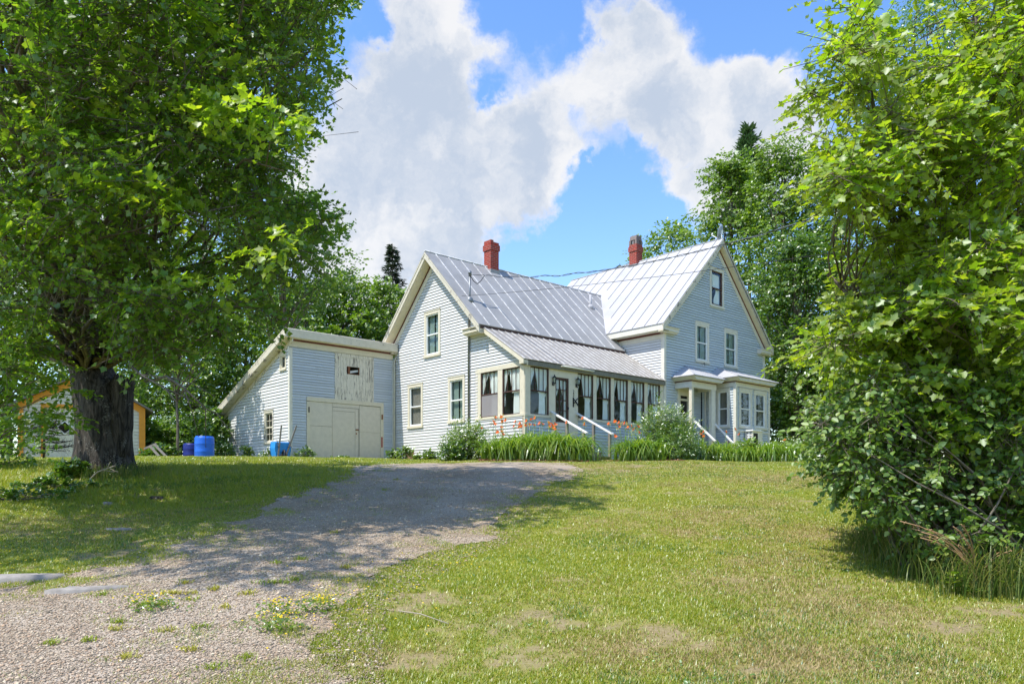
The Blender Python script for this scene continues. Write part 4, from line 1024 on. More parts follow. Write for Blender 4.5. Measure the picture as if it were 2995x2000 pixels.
# sticks and stones
def stick(name, label, pts, r, twigs=()):
    p0 = Vector(pts[0]); t = thing(name, label, 'branch', p0)
    mb = MB(); mb.tube([Vector(p)-p0 for p in pts], [r*(1-.5*i/len(pts)) for i in range(len(pts))], 6); mb.build('stem', M['twig_pale'], t, off=(0, 0, 0))
    for tw in twigs:
        mb = MB(); mb.tube([Vector(p)-p0 for p in tw], [r*.55]+[r*.3]*(len(tw)-1), 5); mb.build('side_twig', M['twig_pale'], t, off=(0, 0, 0))
M['twig_pale'] = m_plain('pale_dry_wood', (.34, .29, .22), .8, 0, .2)
def gpt(px, py, h=.02): p = pix_ground(px, py); return (p[0], p[1], p[2]+h)
stick('dry_stick', 'thin pale stick lying on the front lawn', [gpt(1165, 1795), gpt(1230, 1808, .03), gpt(1312, 1830, .015)], .006)
q = lambda px, py: PX(px, py, 14.2)
stick('fallen_branch', 'bare grey fallen branch lying in the weeds below the big maple', [q(262, 1402), q(285, 1380), q(312, 1370), q(338, 1361)], .016, [[q(312, 1370), q(318, 1358), q(324, 1350)], [q(318, 1368), q(345, 1381)], [q(300, 1374), q(330, 1379), q(346, 1378)]])
def slabstone(label, px, py, w, dp, h, rz, mat='stone'):
    p = pix_ground(px, py); mb = MB(); n = 14; rr = [1+random.uniform(-.22, .2) for _ in range(n)]
    mb.v = []
    bot = [mb.vert((w*rr[k]*math.cos(2*math.pi*k/n), dp*rr[k]*math.sin(2*math.pi*k/n), -.12)) for k in range(n)]
    mid = [mb.vert((w*rr[k]*math.cos(2*math.pi*k/n), dp*rr[k]*math.sin(2*math.pi*k/n), h*.5*random.uniform(.6, 1.2))) for k in range(n)]
    top = [mb.vert((w*.84*rr[k]*math.cos(2*math.pi*k/n), dp*.84*rr[k]*math.sin(2*math.pi*k/n), h*random.uniform(.8, 1.15))) for k in range(n)]
    for a, b in ((bot, mid), (mid, top)):
        for k in range(n): mb.face([a[k], a[(k+1) % n], b[(k+1) % n], b[k]], None, True)
    mb.face(top)
    o = mb.build('flat_stone', M[mat]); o.location = (p[0], p[1], p[2]); o.rotation_euler = (0, 0, rz)
    tag(o, label, 'stone', 'flat stones beside the drive')
slabstone('long pale flat stone at the left end of the gravel drive', 70, 1695, .42, .13, .05, .2)
slabstone('pale flat stone between the weeds and the gravel', 262, 1728, .32, .10, .04, .35)
slabstone('small light stone lying in the shaded lawn', 345, 1550, .17, .07, .03, .1)
slabstone('small round stone in the middle of the shaded lawn', 315, 1475, .06, .05, .04, .1)
slabstone('dark lump of stone in the shaded lawn near the maple', 460, 1460, .11, .08, .05, .1, 'bark')
# ================================================================== PLANTS
def nrm(a): return a/np.maximum(np.linalg.norm(a, axis=-1, keepdims=True), 1e-9)
def tpl_maple():
    R_ = [(0, 0), (.33, -.02), (.34, .20), (.60, .50), (.33, .54), (.22, .74), (0, 1.0)]
    v = [(x, y, .22*abs(x)) for x, y in R_]+[(-x, y, .22*abs(x)) for x, y in R_[1:-1]]
    return np.array(v), [tuple(range(7)), (0, 6)+(11, 10, 9, 8, 7)]
def tpl_oval(w=.34, fold=.3):
    v = [(0, 0, 0), (w*.8, .22, fold*w*.8), (w, .45, fold*w), (w*.55, .78, fold*w*.55), (0, 1, -.03), (-w*.8, .22, fold*w*.8), (-w, .45, fold*w), (-w*.55, .78, fold*w*.55)]
    return np.array(v), [(0, 1, 2, 3, 4), (0, 4, 7, 6, 5)]
def tpl_rhomb(w=.34, fold=.15):
    return np.array([(0, 0, 0), (w, .48, fold), (0, 1, 0), (-w, .48, fold)]), [(0, 1, 2), (0, 2, 3)]
def tpl_clump():       # three little leaves spreading from one point
    v = []; f = []
    for a in (-.8, 0, .75):
        b = len(v); ca, sa = math.cos(a), math.sin(a)
        for x, y, z in ((0, 0, 0), (.17, .5, .05), (0, 1, -.06), (-.17, .5, .05)): v.append((x*ca+y*sa, y*ca-x*sa, z+.10*math.sin(a*3)))
        f += [(b, b+1, b+2, b+3)]
    return np.array(v), f
def put(name, P, D, Nn, S, tpl, mat, parent=None, mats=None, mi=None):
    v, polys = tpl; D = nrm(D); X = nrm(np.cross(D, Nn)); Z = np.cross(X, D)
    S = np.asarray(S)[:, None, None]
    V = P[:, None, :]+S*(v[None, :, 0:1]*X[:, None, :]+v[None, :, 1:2]*D[:, None, :]+v[None, :, 2:3]*Z[:, None, :])
    return npmesh(name, V, v.shape[0], polys, mat, parent, mats=mats, mi=mi)
def rods(A, B, ra, rb):
    """thin three sided twigs as (N,6,3)"""
    D = nrm(B-A); X = nrm(np.cross(D, np.array([.31, .52, .79]))); Y = np.cross(D, X); out = []
    for Q, r in ((A, ra), (B, rb)):
        for k in range(3):
            an = 2*math.pi*k/3; out.append(Q+(X*math.cos(an)+Y*math.sin(an))*np.reshape(r, (-1, 1)))
    return np.stack(out, 1)
ROD = [(0, 1, 4, 3), (1, 2, 5, 4), (2, 0, 3, 5)]
def sprays(rng, C, Rr, per, ln, m, out=.8, droop=.25, flat=.55, bias=(-.34, -.36, 0)):
    """C (K,3) cluster centres, Rr (K,3) radii -> leaf points, directions, normals and twig ends"""
    K = len(C); idx = np.repeat(np.arange(K), per); N = len(idx)
    u = nrm(rng.normal(size=(N, 3))); rad = rng.random(N)**.45
    pos = C[idx]+u*Rr[idx]*rad[:, None]
    d = nrm(u*out*rad[:, None]+rng.normal(size=(N, 3))*.45+np.array([0, 0, -.08])); d[:, 2] *= flat; d = nrm(d)
    L = ln*rng.uniform(.6, 1.25, N)
    up = nrm(np.array([0, 0, 1.])+np.array(bias)+rng.normal(size=(N, 3))*.34)
    side = nrm(np.cross(d, up))
    t = (np.arange(m)+.6)/m
    P = pos[:, None, :]+d[:, None, :]*(L[:, None, None]*t[None, :, None])
    P = P-np.array([0, 0, 1.])*(droop*(L[:, None]*t[None, :]**2))[:, :, None]
    sg = np.where(np.arange(m) % 2, 1., -1.)[None, :, None]
    D = d[:, None, :]*.55+side[:, None, :]*sg*.75+rng.normal(size=(N, m, 3))*.28+np.array([0, 0, -.22])
    Nn = up[:, None, :]+rng.normal(size=(N, m, 3))*.42
    tip = pos+d*L[:, None]-np.array([0, 0, 1.])*(droop*L)[:, None]
    return P.reshape(-1, 3), D.reshape(-1, 3), Nn.reshape(-1, 3), pos-d*(.25*L[:, None]), tip
def in_poly(x, y, poly):
    c = np.zeros(len(x), bool); n = len(poly)
    for i in range(n):
        x1, y1 = poly[i]; x2, y2 = poly[(i+1) % n]
        s = ((y1 > y) != (y2 > y)) & (x < (x2-x1)*(y-y1)/((y2-y1) or 1e-9)+x1); c ^= s
    return c
def limb(mb, a, b, r0, r1, rng, n=7, bow=.12, seg=6):
    a = np.array(a, float); b = np.array(b, float); L = np.linalg.norm(b-a); o = rng.normal(size=3)*L*bow*.5; o[2] = abs(o[2])*.6
    pts = [a+(b-a)*t+o*math.sin(math.pi*t)+rng.normal(size=3)*L*.012 for t in np.linspace(0, 1, n)]
    mb.tube(pts, [r0+(r1-r0)*t for t in np.linspace(0, 1, n)], seg); return pts

# ------------------------------------------------------------------ the big maple on the left
rng = np.random.default_rng(5)
TB = pix_ground(302, 1372); TD = 15.6
tx = (302-CX)/F*TD; tz = gz(tx, TD)
maple = thing('old_maple_tree', 'huge old maple with thick furrowed trunk and broken stub on the left lawn', 'tree', (tx, TD, tz))
om = np.array([tx, TD, tz])
def tp(px, py, d): return Vector(PX(px, py, d)-om)
_bn = random.Random(3); _bf = [[_bn.uniform(-1, 1) for _ in range(64)] for _ in range(64)]
def barkn(k, an, p):
    q = an/(2*math.pi)*48+1.1*math.sin(k*.35); i = int(math.floor(q)); f = q-i; kk = int(k/3) % 60; fk = (k % 3)/3
    g = lambda r, c: _bf[r][c % 48]*(1-f)+_bf[r][(c+1) % 48]*f
    return 1+.05*math.sin(an*3+k*.1)+.05*(g(kk, i)*(1-fk)+g(kk+1, i)*fk)
mb = MB()
path = [tp(300, 1392, TD), tp(302, 1362, TD), tp(303, 1320, TD), tp(302, 1260, TD), tp(298, 1200, TD), tp(284, 1140, TD), tp(262, 1080, TD), tp(238, 1020, TD), tp(216, 960, TD), tp(196, 900, TD), tp(176, 830, TD), tp(150, 720, TD), tp(110, 560, TD-.3), tp(80, 380, TD-.4), tp(60, 150, TD-.5), tp(60, -150, TD-.4)]
rpx = [96, 84, 77, 74, 73, 67, 55, 48, 44, 41, 38, 34, 29, 23, 17, 11]
def dense(path, rp, k=3):
    P = []; Q = []
    for i in range(len(path)-1):
        for j in range(k): t = j/k; P.append(path[i].lerp(path[i+1], t)); Q.append(rp[i]+(rp[i+1]-rp[i])*t)
    return P+[path[-1]], Q+[rp[-1]]
P_, Q_ = dense(path, rpx)
mb.tube(P_, [r/F*TD for r in Q_], 112, noise=barkn)
for a in (.4, 1.5, 2.6, 3.9, 5.2):      # root flare
    mb.tube([Vector((math.cos(a)*.36, math.sin(a)*.36, .45)), Vector((math.cos(a)*.52, math.sin(a)*.48, .10)), Vector((math.cos(a)*.66, math.sin(a)*.6, -.15))], [.16, .13, .08], 10)
tk = mb.build('trunk', M['bark'], maple, off=(0, 0, 0))
mb = MB(); P_, Q_ = dense([tp(335, 1330, TD-.05), tp(345, 1240, TD-.1), tp(352, 1180, TD-.1), tp(357, 1140, TD-.1), tp(362, 1112, TD-.1)], [42, 40, 34, 31, 30])
mb.tube(P_, [r/F*TD for r in Q_], 72, noise=barkn)
for k in range(9):
    a = k*.7; mb.tube([P_[-1]+Vector((math.cos(a)*.15, math.sin(a)*.15, -.1)), P_[-1]+Vector((math.cos(a)*.17, math.sin(a)*.17, random.uniform(.02, .16)))], [.06, .015], 5)
mb.build('broken_stub', M['bark'], maple, off=(0, 0, 0))
POLY_L = [(-160, -300), (1070, -300), (1040, -20), (980, 45), (930, 100), (955, 180), (965, 225), (905, 262), (935, 335), (885, 420), (850, 480), (830, 530), (945, 565), (985, 620), (970, 700), (930, 745), (880, 800), (830, 850), (860, 930), (905, 985), (790, 975), (690, 990), (600, 1040), (480, 1060), (420, 1090), (330, 1040), (250, 1010), (160, 1060), (60, 1120), (-160, 1150)]
def fill_poly(rng, poly, n, dlo, dhi, rp, inset=.75, dfun=None):
    xs = [p[0] for p in poly]; ys = [p[1] for p in poly]; out = []
    while len(out) < n:
        x = rng.uniform(min(xs), max(xs), 400); y = rng.uniform(min(ys), max(ys), 400)
        ok = in_poly(x, y, poly)
        for k in range(12):
            a = 2*math.pi*k/12; ok &= in_poly(x+rp*inset*math.cos(a), y+rp*inset*.8*math.sin(a), poly)
        for a, b in zip(x[ok], y[ok]):
            d = rng.uniform(dlo, dhi) if dfun is None else dfun(a, b, rng)
            out.append((a, b, d))
    return np.array(out[:n])
def dl(a, b, rng): return rng.uniform(8.6, 15.0) if a > 420 or b < 700 else rng.uniform(9.0, 17.0)
CL = fill_poly(rng, POLY_L, 215, 0, 0, 74, .62, dl)
edge = fill_poly(rng, POLY_L, 260, 0, 0, 40, .75, lambda a, b, r: r.uniform(10, 13.5))
edge = edge[((edge[:, 0] > 600) | (edge[:, 1] > 850)) & (edge[:, 1] > -60)]
C = np.array([PX(*c) for c in CL]); Rr = np.stack([78/F*CL[:, 2]*1.5, 78/F*CL[:, 2]*1.6, 78/F*CL[:, 2]*.42], 1)
C2 = np.array([PX(*c) for c in edge]); R2 = np.stack([40/F*edge[:, 2]*1.1, 40/F*edge[:, 2]*1.4, 40/F*edge[:, 2]*.8], 1)
# branches that carry the foliage above and outside the picture
hi = []
for k in range(125):
    x = rng.uniform(-10.5, -3.0); y = rng.uniform(9.0, 17.0); z = rng.uniform(8.5, 13.0)
    if ((x+6.2)/4.2)**2+((y-13.2)/5)**2+((z-8.5)/5.5)**2 < 1.15: hi.append((x, y, z))
TGT = [(0, 1470), (0, 1650), (420, 1650), (740, 1712), (1000, 1640), (1150, 1520), (1380, 1445), (1560, 1405), (1600, 1368), (1100, 1366), (700, 1395)]
tot = 0
while tot < 60:      # limbs reaching over the drive, above the picture
    a, b = rng.uniform(0, 1600), rng.uniform(1366, 1712)
    if not in_poly(np.array([a]), np.array([b]), TGT)[0]: continue
    g = pix_ground(a, b)
    if rng.random() > 1.1-.045*g[1]: continue
    h = rng.uniform(6.0, 9.5); q = np.array([g[0]-.465*h, g[1]-.30*h, g[2]+h])
    row = HOR-F*(q[2]-EYE)/max(q[1], .5)
    if row > -170: continue
    hi.append(tuple(q)); tot += 1
C3 = np.array(hi); R3 = np.tile(np.array([.8, .9, .5]), (len(C3), 1))
mb = MB()
ends = np.concatenate([C[::2], C2[::3], C3[::2]])-om
starts = [tp(262, 1080, TD), tp(216, 960, TD), tp(176, 830, TD), tp(150, 720, TD), tp(110, 560, TD-.3), tp(80, 380, TD-.4), tp(60, 150, TD-.5)]
sa = np.array([tuple(s) for s in starts])
for e in ends:
    j = int(np.argmin(np.abs(sa[:, 2]-(e[2]-.35*np.linalg.norm(e[:2]-sa[3, :2])))))
    limb(mb, sa[j], e, .055, .010, rng, 8, .16)
PXB = [[(0, 99), (128, 137), (223, 150), (249, 169)], [(147, 105), (255, 57), (331, 41), (408, 19), (574, 13), (778, 13)], [(0, 204), (83, 194), (191, 191), (300, 150)], [(70, 233), (159, 261), (242, 280), (331, 312)], [(0, 465), (140, 456), (319, 449), (408, 421), (523, 395)], [(70, 488), (191, 440), (287, 395), (446, 376)], [(280, 245), (395, 239), (504, 242), (612, 280)], [(376, 481), (459, 443), (497, 440)], [(242, 440), (300, 504), (344, 567)], [(150, 720), (300, 690), (480, 640), (700, 600)], [(390, 1075), (500, 1100), (600, 1190), (660, 1210)], [(300, 1020), (420, 1090), (520, 1180)], [(30, 540), (120, 580), (260, 620)], [(640, 430), (720, 470), (830, 500)]]
for b in PXB:
    d0 = rng.uniform(7.9, 8.8); n = len(b)
    pts = [Vector(PX(p[0], p[1], d0+.4*i+(2.2 if i == 0 else .5 if i == 1 else 0)))-Vector(om) for i, p in enumerate(b)]; pts[0] = pts[0]+(pts[0]-pts[1])*.4+Vector((0, .8, -.1))
    pp = []
    for i in range(n-1):
        for t in (0, .5): pp.append(pts[i].lerp(pts[i+1], t)+Vector(rng.normal(size=3)*.025))
    pp.append(pts[-1]); m = len(pp)
    mb.tube(pp, [.020*(1-.78*i/m) for i in range(m)], 6)
    for i in range(1, m-1):
        q = pp[i]; e = q+Vector(rng.normal(size=3)*.25)+(pp[i+1]-q).normalized()*.3; mb.tube([q, q.lerp(e, .5)+Vector((0, 0, .04)), e], [.010, .007, .004], 4)
mb.build('branches', M['twig'], maple, off=(0, 0, 0))
P1 = sprays(rng, C, Rr, 29, .50, 10); P2 = sprays(rng, C2, R2, 22, .40, 8); P3 = sprays(rng, C3, R3, 17, .6, 9)
P = np.concatenate([P1[0], P2[0], P3[0]]); D = np.concatenate([P1[1], P2[1], P3[1]]); Nn = np.concatenate([P1[2], P2[2], P3[2]])
# the bare trunk shows below the crown
lx = CX+F*P[:, 0]/np.maximum(P[:, 1], .5); ly = HOR-F*(P[:, 2]-EYE)/np.maximum(P[:, 1], .5)
tc_ = np.interp(ly, [830, 900, 960, 1020, 1080, 1140, 1200], [176, 196, 216, 238, 262, 284, 300]); kp = ~((np.abs(lx-tc_) < 75) & (ly > 850) & (ly < 1160) & (P[:, 1] < TD) & (rng.random(len(P)) < .85))
bxr = np.interp(ly, [-300, -20, 50, 100, 180, 225, 262, 335, 420, 480, 530, 565, 620, 700, 745, 800], [1150, 1090, 1035, 1000, 1010, 1025, 965, 995, 945, 910, 900, 1010, 1050, 1040, 995, 900])
kp &= ~((lx > bxr) & (ly > -320) & (ly < 800))
P, D, Nn = P[kp], D[kp], Nn[kp]
S = rng.uniform(.045, .10, len(P))
put('crown', P-om, D, Nn, S, tpl_maple(), M['leaf_maple'], maple)
A = np.concatenate([P1[3], P2[3], P3[3]]); B = np.concatenate([P1[4], P2[4], P3[4]]); lx = CX+F*B[:, 0]/np.maximum(B[:, 1], .5); ly = HOR-F*(B[:, 2]-EYE)/np.maximum(B[:, 1], .5); kp = ~((lx > np.interp(ly, [-300, -20, 100, 262, 420, 530, 620, 745, 800], [1120, 1070, 980, 940, 920, 880, 1030, 970, 900])) & (ly > -320) & (ly < 800)); A = A[kp]-om; B = B[kp]-om
npmesh('twigs', rods(A, B, np.full(len(A), .006), np.full(len(A), .003)), 6, ROD, M['twig'], maple)

sun_ = [(p, 10) for p in ((600, 300), (660, 315), (720, 330), (770, 345), (830, 350), (840, 375), (640, 345), (560, 345), (700, 360))]+[(p, 9) for p in ((420, 560), (480, 575), (540, 560), (330, 560), (240, 290), (90, 350), (860, 715), (800, 730), (700, 200), (640, 60), (560, 20), (120, 640), (520, 800), (620, 830))]  # sunlit patches of the crown, painted with the paler leaf colour
C5 = np.array([PX(p[0], p[1], rng.uniform(8.3, 9.2)) for p, n_ in sun_]); R5 = np.tile(np.array([.22, .2, .09]), (len(C5), 1)); P5 = sprays(rng, C5, R5, 9, .34, 8)
sp_ = put('sunlit_tint_sprays', P5[0]-om, P5[1], P5[2], rng.uniform(.06, .105, len(P5[0])), tpl_maple(), M['leaf_young'], maple); sp_['label'] = 'leaf sprays coloured pale yellow-green as sunlit patches'
# ------------------------------------------------------------------ the young maple on the right
rng = np.random.default_rng(9)
bx = pix_ground(2930, 1640); by = 7.9; bxx = (2900-CX)/F*by; bz_ = gz(bxx, by)
ym = thing('young_maple_tree', 'bright yellow-green young maple leaning in from the right edge', 'tree', (bxx, by, bz_)); om = np.array([bxx, by, bz_])
POLY_R = [(2400, -60), (2425, 130), (2455, 200), (2310, 258), (2335, 345), (2400, 392), (2375, 545), (2420, 640), (2440, 760), (2370, 900), (2400, 952), (2370, 1022), (2450, 1072), (2530, 1180), (2620, 1290), (2800, 1290), (3120, 1230), (3120, -220), (2850, -220), (2800, 120), (2690, 230), (2610, 120), (2500, -60)]
CL = fill_poly(rng, POLY_R, 112, 6.4, 9.8, 68, .62)
ed = fill_poly(rng, POLY_R, 110, 6.6, 8.6, 36, .75)
C = np.array([PX(*c) for c in CL]); Rr = np.stack([70/F*CL[:, 2]*1.25, 70/F*CL[:, 2]*1.5, 70/F*CL[:, 2]*.55], 1)
C2 = np.array([PX(*c) for c in ed]); R2 = np.stack([36/F*ed[:, 2]]*3, 1)
C3 = np.stack([rng.uniform(3.6, 8.0, 26), rng.uniform(7.0, 10.5, 26), rng.uniform(6.8, 9.0, 26)], 1); R3 = np.tile(np.array([.5, .6, .35]), (26, 1))
mb = MB()
stems = []
for b in ([(2900, 1640), (2860, 1300), (2780, 1000), (2700, 760), (2620, 560), (2560, 330), (2500, 100)], [(2930, 1640), (2960, 1200), (2940, 800), (2900, 450), (2860, 120), (2840, -180)], [(2890, 1600), (2800, 1250), (2640, 1020), (2520, 900), (2420, 800)], [(2940, 1600), (3020, 1000), (3010, 600), (2990, 100)]):
    pts = [Vector(PX(p[0], p[1], 8.0+.1*math.sin(i*2)))-Vector(om) for i, p in enumerate(b)]
    pts[0].z = min(pts[0].z, 0)-.1
    mb.tube(pts, [.048*(1-.8*i/len(pts)) for i in range(len(pts))], 8); stems += pts
mb.build('trunk', M['twig'], ym, off=(0, 0, 0))
mb = MB(); sa = np.array([tuple(stems[i].lerp(stems[i+1], t)) for i in range(len(stems)-1) if (stems[i+1]-stems[i]).length < 2.2 for t in (0, .2, .4, .6, .8)])
for e in np.concatenate([C, C2[::2]])-om:
    k = rng.choice(np.argsort(np.linalg.norm(sa-(e-np.array([0, 0, .4])), axis=1))[:9]); limb(mb, sa[k], e, .011, .004, rng, 6, .22, 5)
for b in ([(2820, 840), (2840, 740), (2835, 640)], [(2700, 900), (2760, 960), (2830, 1000)], [(2780, 960), (2830, 900), (2850, 840)], [(2840, 980), (2870, 900), (2880, 850)]):
    mb.tube([Vector(PX(p[0], p[1], 6.7))-Vector(om) for p in b], [.012, .008, .004], 5)
mb.build('branches', M['twig'], ym, off=(0, 0, 0))
P1 = sprays(rng, C, Rr, 27, .40, 11, droop=.15); P2 = sprays(rng, C2, R2, 16, .32, 9, droop=.15); P3 = sprays(rng, C3, R3, 18, .45, 9)
P = np.concatenate([P1[0], P2[0], P3[0]]); D = np.concatenate([P1[1], P2[1], P3[1]]); Nn = np.concatenate([P1[2], P2[2], P3[2]])
put('crown', P-om, D, Nn, rng.uniform(.038, .085, len(P)), tpl_maple(), M['leaf_young'], ym)
A = np.concatenate([P1[3], P2[3]])-om; B = np.concatenate([P1[4], P2[4]])-om
npmesh('twigs', rods(A, B, np.full(len(A), .005), np.full(len(A), .0025)), 6, ROD, M['twig'], ym)

# ------------------------------------------------------------------ heart-leaved shrub under it
rng = np.random.default_rng(21)
sy = 7.4; sx = (2790-CX)/F*sy; sz_ = gz(sx, sy)
sh = thing('lilac_shrub', 'wide dark green shrub with heart-shaped leaves at the right edge of the lawn', 'shrub', (sx, sy, sz_)); om = np.array([sx, sy, sz_])
POLY_S = [(2420, 1120), (2382, 1200), (2340, 1295), (2385, 1330), (2352, 1395), (2400, 1440), (2438, 1490), (2470, 1550), (2555, 1535), (2600, 1590), (2710, 1580), (2790, 1620), (2880, 1690), (3120, 1690), (3120, 1080), (2700, 1060)]
CL = fill_poly(rng, POLY_S, 88, 6.7, 8.9, 52, .7); ed = fill_poly(rng, POLY_S, 80, 6.7, 8.0, 26, .8)
C = np.array([PX(*c) for c in CL]); Rr = np.stack([54/F*CL[:, 2]*1.1, 54/F*CL[:, 2]*1.4, 54/F*CL[:, 2]*.8], 1)
C2 = np.array([PX(*c) for c in ed]); R2 = np.stack([28/F*ed[:, 2]]*3, 1)
for a in (C, C2): a[:, 2] = np.maximum(a[:, 2], ground(a[:, 0], a[:, 1])+.25)
mb = MB()
for e in np.concatenate([C, C2]):
    b = np.array([rng.uniform(-.5, .9), rng.uniform(-.4, .5), 0]); b[2] = gz(sx+b[0], sy+b[1])-sz_-.05
    limb(mb, b, e-om, .014, .004, rng, 7, .22, 5)
mb.build('stems', M['twig'], sh, off=(0, 0, 0))
P1 = sprays(rng, C, Rr, 29, .34, 10, droop=.1, flat=.8); P2 = sprays(rng, C2, R2, 15, .26, 7, droop=.1, flat=.8)
P = np.concatenate([P1[0], P2[0]]); D = np.concatenate([P1[1], P2[1]]); Nn = np.concatenate([P1[2], P2[2]])
ok = P[:, 2] > ground(P[:, 0], P[:, 1])+.12
put('leaves', P[ok]-om, D[ok], Nn[ok], rng.uniform(.035, .078, ok.sum()), tpl_oval(.36, .28), M['leaf_lilac'], sh)
A = np.concatenate([P1[3], P2[3]])-om; B = np.concatenate([P1[4], P2[4]])-om
npmesh('twigs', rods(A, B, np.full(len(A), .004), np.full(len(A), .002)), 6, ROD, M['twig'], sh)

# ------------------------------------------------------------------ woodland trees behind
def leaf_tree(name, label, px, d, top, low, wpx, seed, mat, leaf=.17, n=6500, group='woodland trees behind the house', trunk_r=.14, lean=0, shape=1.0, gaps=.0, tpl=None):
    """crown between photograph rows top and low, half width wpx, at distance d"""
    rng = np.random.default_rng(seed)
    x = (px-CX)/F*d; zg = gz(x, d); t = thing(name, label, 'tree', (x, d, zg), 0, group)
    zt = EYE-(top-HOR)/F*d-zg; zl = max(.4, EYE-(low-HOR)/F*d-zg); rr = wpx/F*d
    mb = MB(); nz = 9
    tr = [Vector((lean*(q/nz)**1.5+rng.normal()*.05*q/3, rng.normal()*.05*q/3, -.1+(zt*.93)*q/nz)) for q in range(nz+1)]
    mb.tube(tr, [trunk_r*(1-.85*q/nz) for q in range(nz+1)], 8); tkk = mb.build('trunk', M['twig'], t, off=(0, 0, 0))
    K = int(30+n/170); h = rng.random(K)**.9; cc = []
    for q in range(K):
        hh = h[q]; prof = (math.sin(math.pi*min(1, .12+hh*.86))**.65)*shape if shape <= 1 else (1-hh)**.6
        an = rng.uniform(0, 2*math.pi); ra = rr*prof*(.35+.62*rng.random()**.6)
        cc.append((lean*hh+ra*math.cos(an), ra*math.sin(an)*.9, zl+(zt-zl)*hh*.97))
    cc = np.array(cc); kr = rr*.26*rng.uniform(.7, 1.3, K); Rr = np.stack([kr*1.15, kr*1.15, kr*.7], 1)
    mb = MB()
    for e in cc[::1 if K < 60 else 2]:
        b = np.array([lean*e[2]/zt, 0, max(.3, e[2]*.72-.3)]); limb(mb, b, e, .028+.004*d/30, .010, rng, 5, .15, 4)
    mb.build('branches', M['twig'], t, off=(0, 0, 0))
    m = 7; per = max(3, int(n/(K*m))); P, D, Nn, A, B = sprays(rng, cc, Rr, per, kr.mean()*.9, m, droop=.12)
    ok = P[:, 2] > .15
    put('crown', P[ok], D[ok], Nn[ok], leaf*rng.uniform(.65, 1.3, ok.sum()), tpl or tpl_rhomb(.36, .12), M[mat], t)
    return t
LT = 'leaf_tree'
W = [  # left side, behind the shed and the garage
 ('broadleaf_tree', 'light green tree rising directly behind the shed roof', 1010, 42, 805, 1280, 150, 'leaf_far', .20, 14000),
 ('broadleaf_tree', 'leafy tree against the left rake of the farmhouse gable below the spruce', 1110, 44, 825, 1250, 125, 'leaf_far', .20, 11000),
 ('broadleaf_tree', 'tall tree with a pointed tip left of the spruce', 900, 40, 815, 1280, 125, 'leaf_far', .19, 12000),
 ('broadleaf_tree', 'sunlit yellow-green tree over the lower end of the shed roof', 720, 36, 930, 1290, 160, 'leaf_far', .17, 14000),
 ('broadleaf_tree', 'dark green tree between the garage and the shed', 560, 33, 850, 1330, 150, 'leaf_dark', .15, 10500),
 ('broadleaf_tree', 'dark tree just right of the garage roof', 420, 35, 800, 1320, 150, 'leaf_dark', .16, 9000),
 ('broadleaf_tree', 'shaded tree behind the garage roof', 240, 36, 700, 1250, 190, 'leaf_dark', .17, 9000),
 ('broadleaf_tree', 'shaded tree at the far left behind the garage', 20, 34, 650, 1300, 190, 'leaf_dark', .17, 9000),
 ('broadleaf_tree', 'tall tree showing through the upper branches of the old maple', 330, 42, 330, 900, 240, 'leaf_dark', .22, 8000),
 ('broadleaf_tree', 'tall oak with dark crown standing at the outer edge of the old maple', 830, 30, 560, 900, 190, 'leaf_dark', .15, 11000),
 ('broadleaf_tree', 'tall shaded tree behind the old maple trunk', 90, 46, 250, 900, 260, 'leaf_dark', .24, 7000),
 ('broadleaf_tree', 'tall dark tree in the gap between maple and oak crowns', 600, 47, 300, 1000, 230, 'leaf_dark', .24, 8000),
 ('broadleaf_tree', 'airy young tree between the barrels and the shed wall', 520, 27.6, 790, 1090, 125, 'leaf_far', .12, 3600),
 # right side
 ('broadleaf_tree', 'yellowish low tree behind the ridge of the right roof', 1960, 46, 665, 1000, 130, 'leaf_far', .22, 7000),
 ('broadleaf_tree', 'small leafy tree behind the right chimney', 1880, 52, 720, 1000, 70, 'leaf_far', .22, 2500),
 ('broadleaf_tree', 'full green tree right behind the right gable', 2140, 42, 450, 1150, 140, 'leaf_far', .20, 17000),
 ('broadleaf_tree', 'tall bushy tree beside the pine', 2290, 39, 400, 1200, 150, 'leaf_far', .18, 19000),
 ('broadleaf_tree', 'dense mid green tree over the right corner of the house', 2330, 36, 680, 1270, 150, 'leaf_dark', .16, 17000),
 ('broadleaf_tree', 'open branched tree behind the young maple', 2450, 38, 450, 1230, 160, 'leaf_far', .18, 16000),
 ('broadleaf_tree', 'dark understorey tree at the right corner of the bay', 2330, 35, 1020, 1330, 100, 'leaf_dark', .13, 9000),
 ('broadleaf_tree', 'dark understorey tree above the wooden table', 2440, 36, 1050, 1330, 110, 'leaf_dark', .13, 9000),
 ('broadleaf_tree', 'deep shaded tree right of the wooden table', 2560, 34, 900, 1340, 150, 'leaf_dark', .15, 9500),
 ('broadleaf_tree', 'tall tree at the right edge behind the young maple', 2780, 30, 300, 1300, 230, 'leaf_dark', .16, 11000),
 ('birch_tree', 'blue-green birch crown showing between the tips of the young maple', 2720, 22, -60, 420, 150, 'leaf_birch', .075, 14000),
 ('broadleaf_tree', 'dark tree behind the far right corner', 2960, 27, 500, 1380, 170, 'leaf_dark', .15, 9000),
]
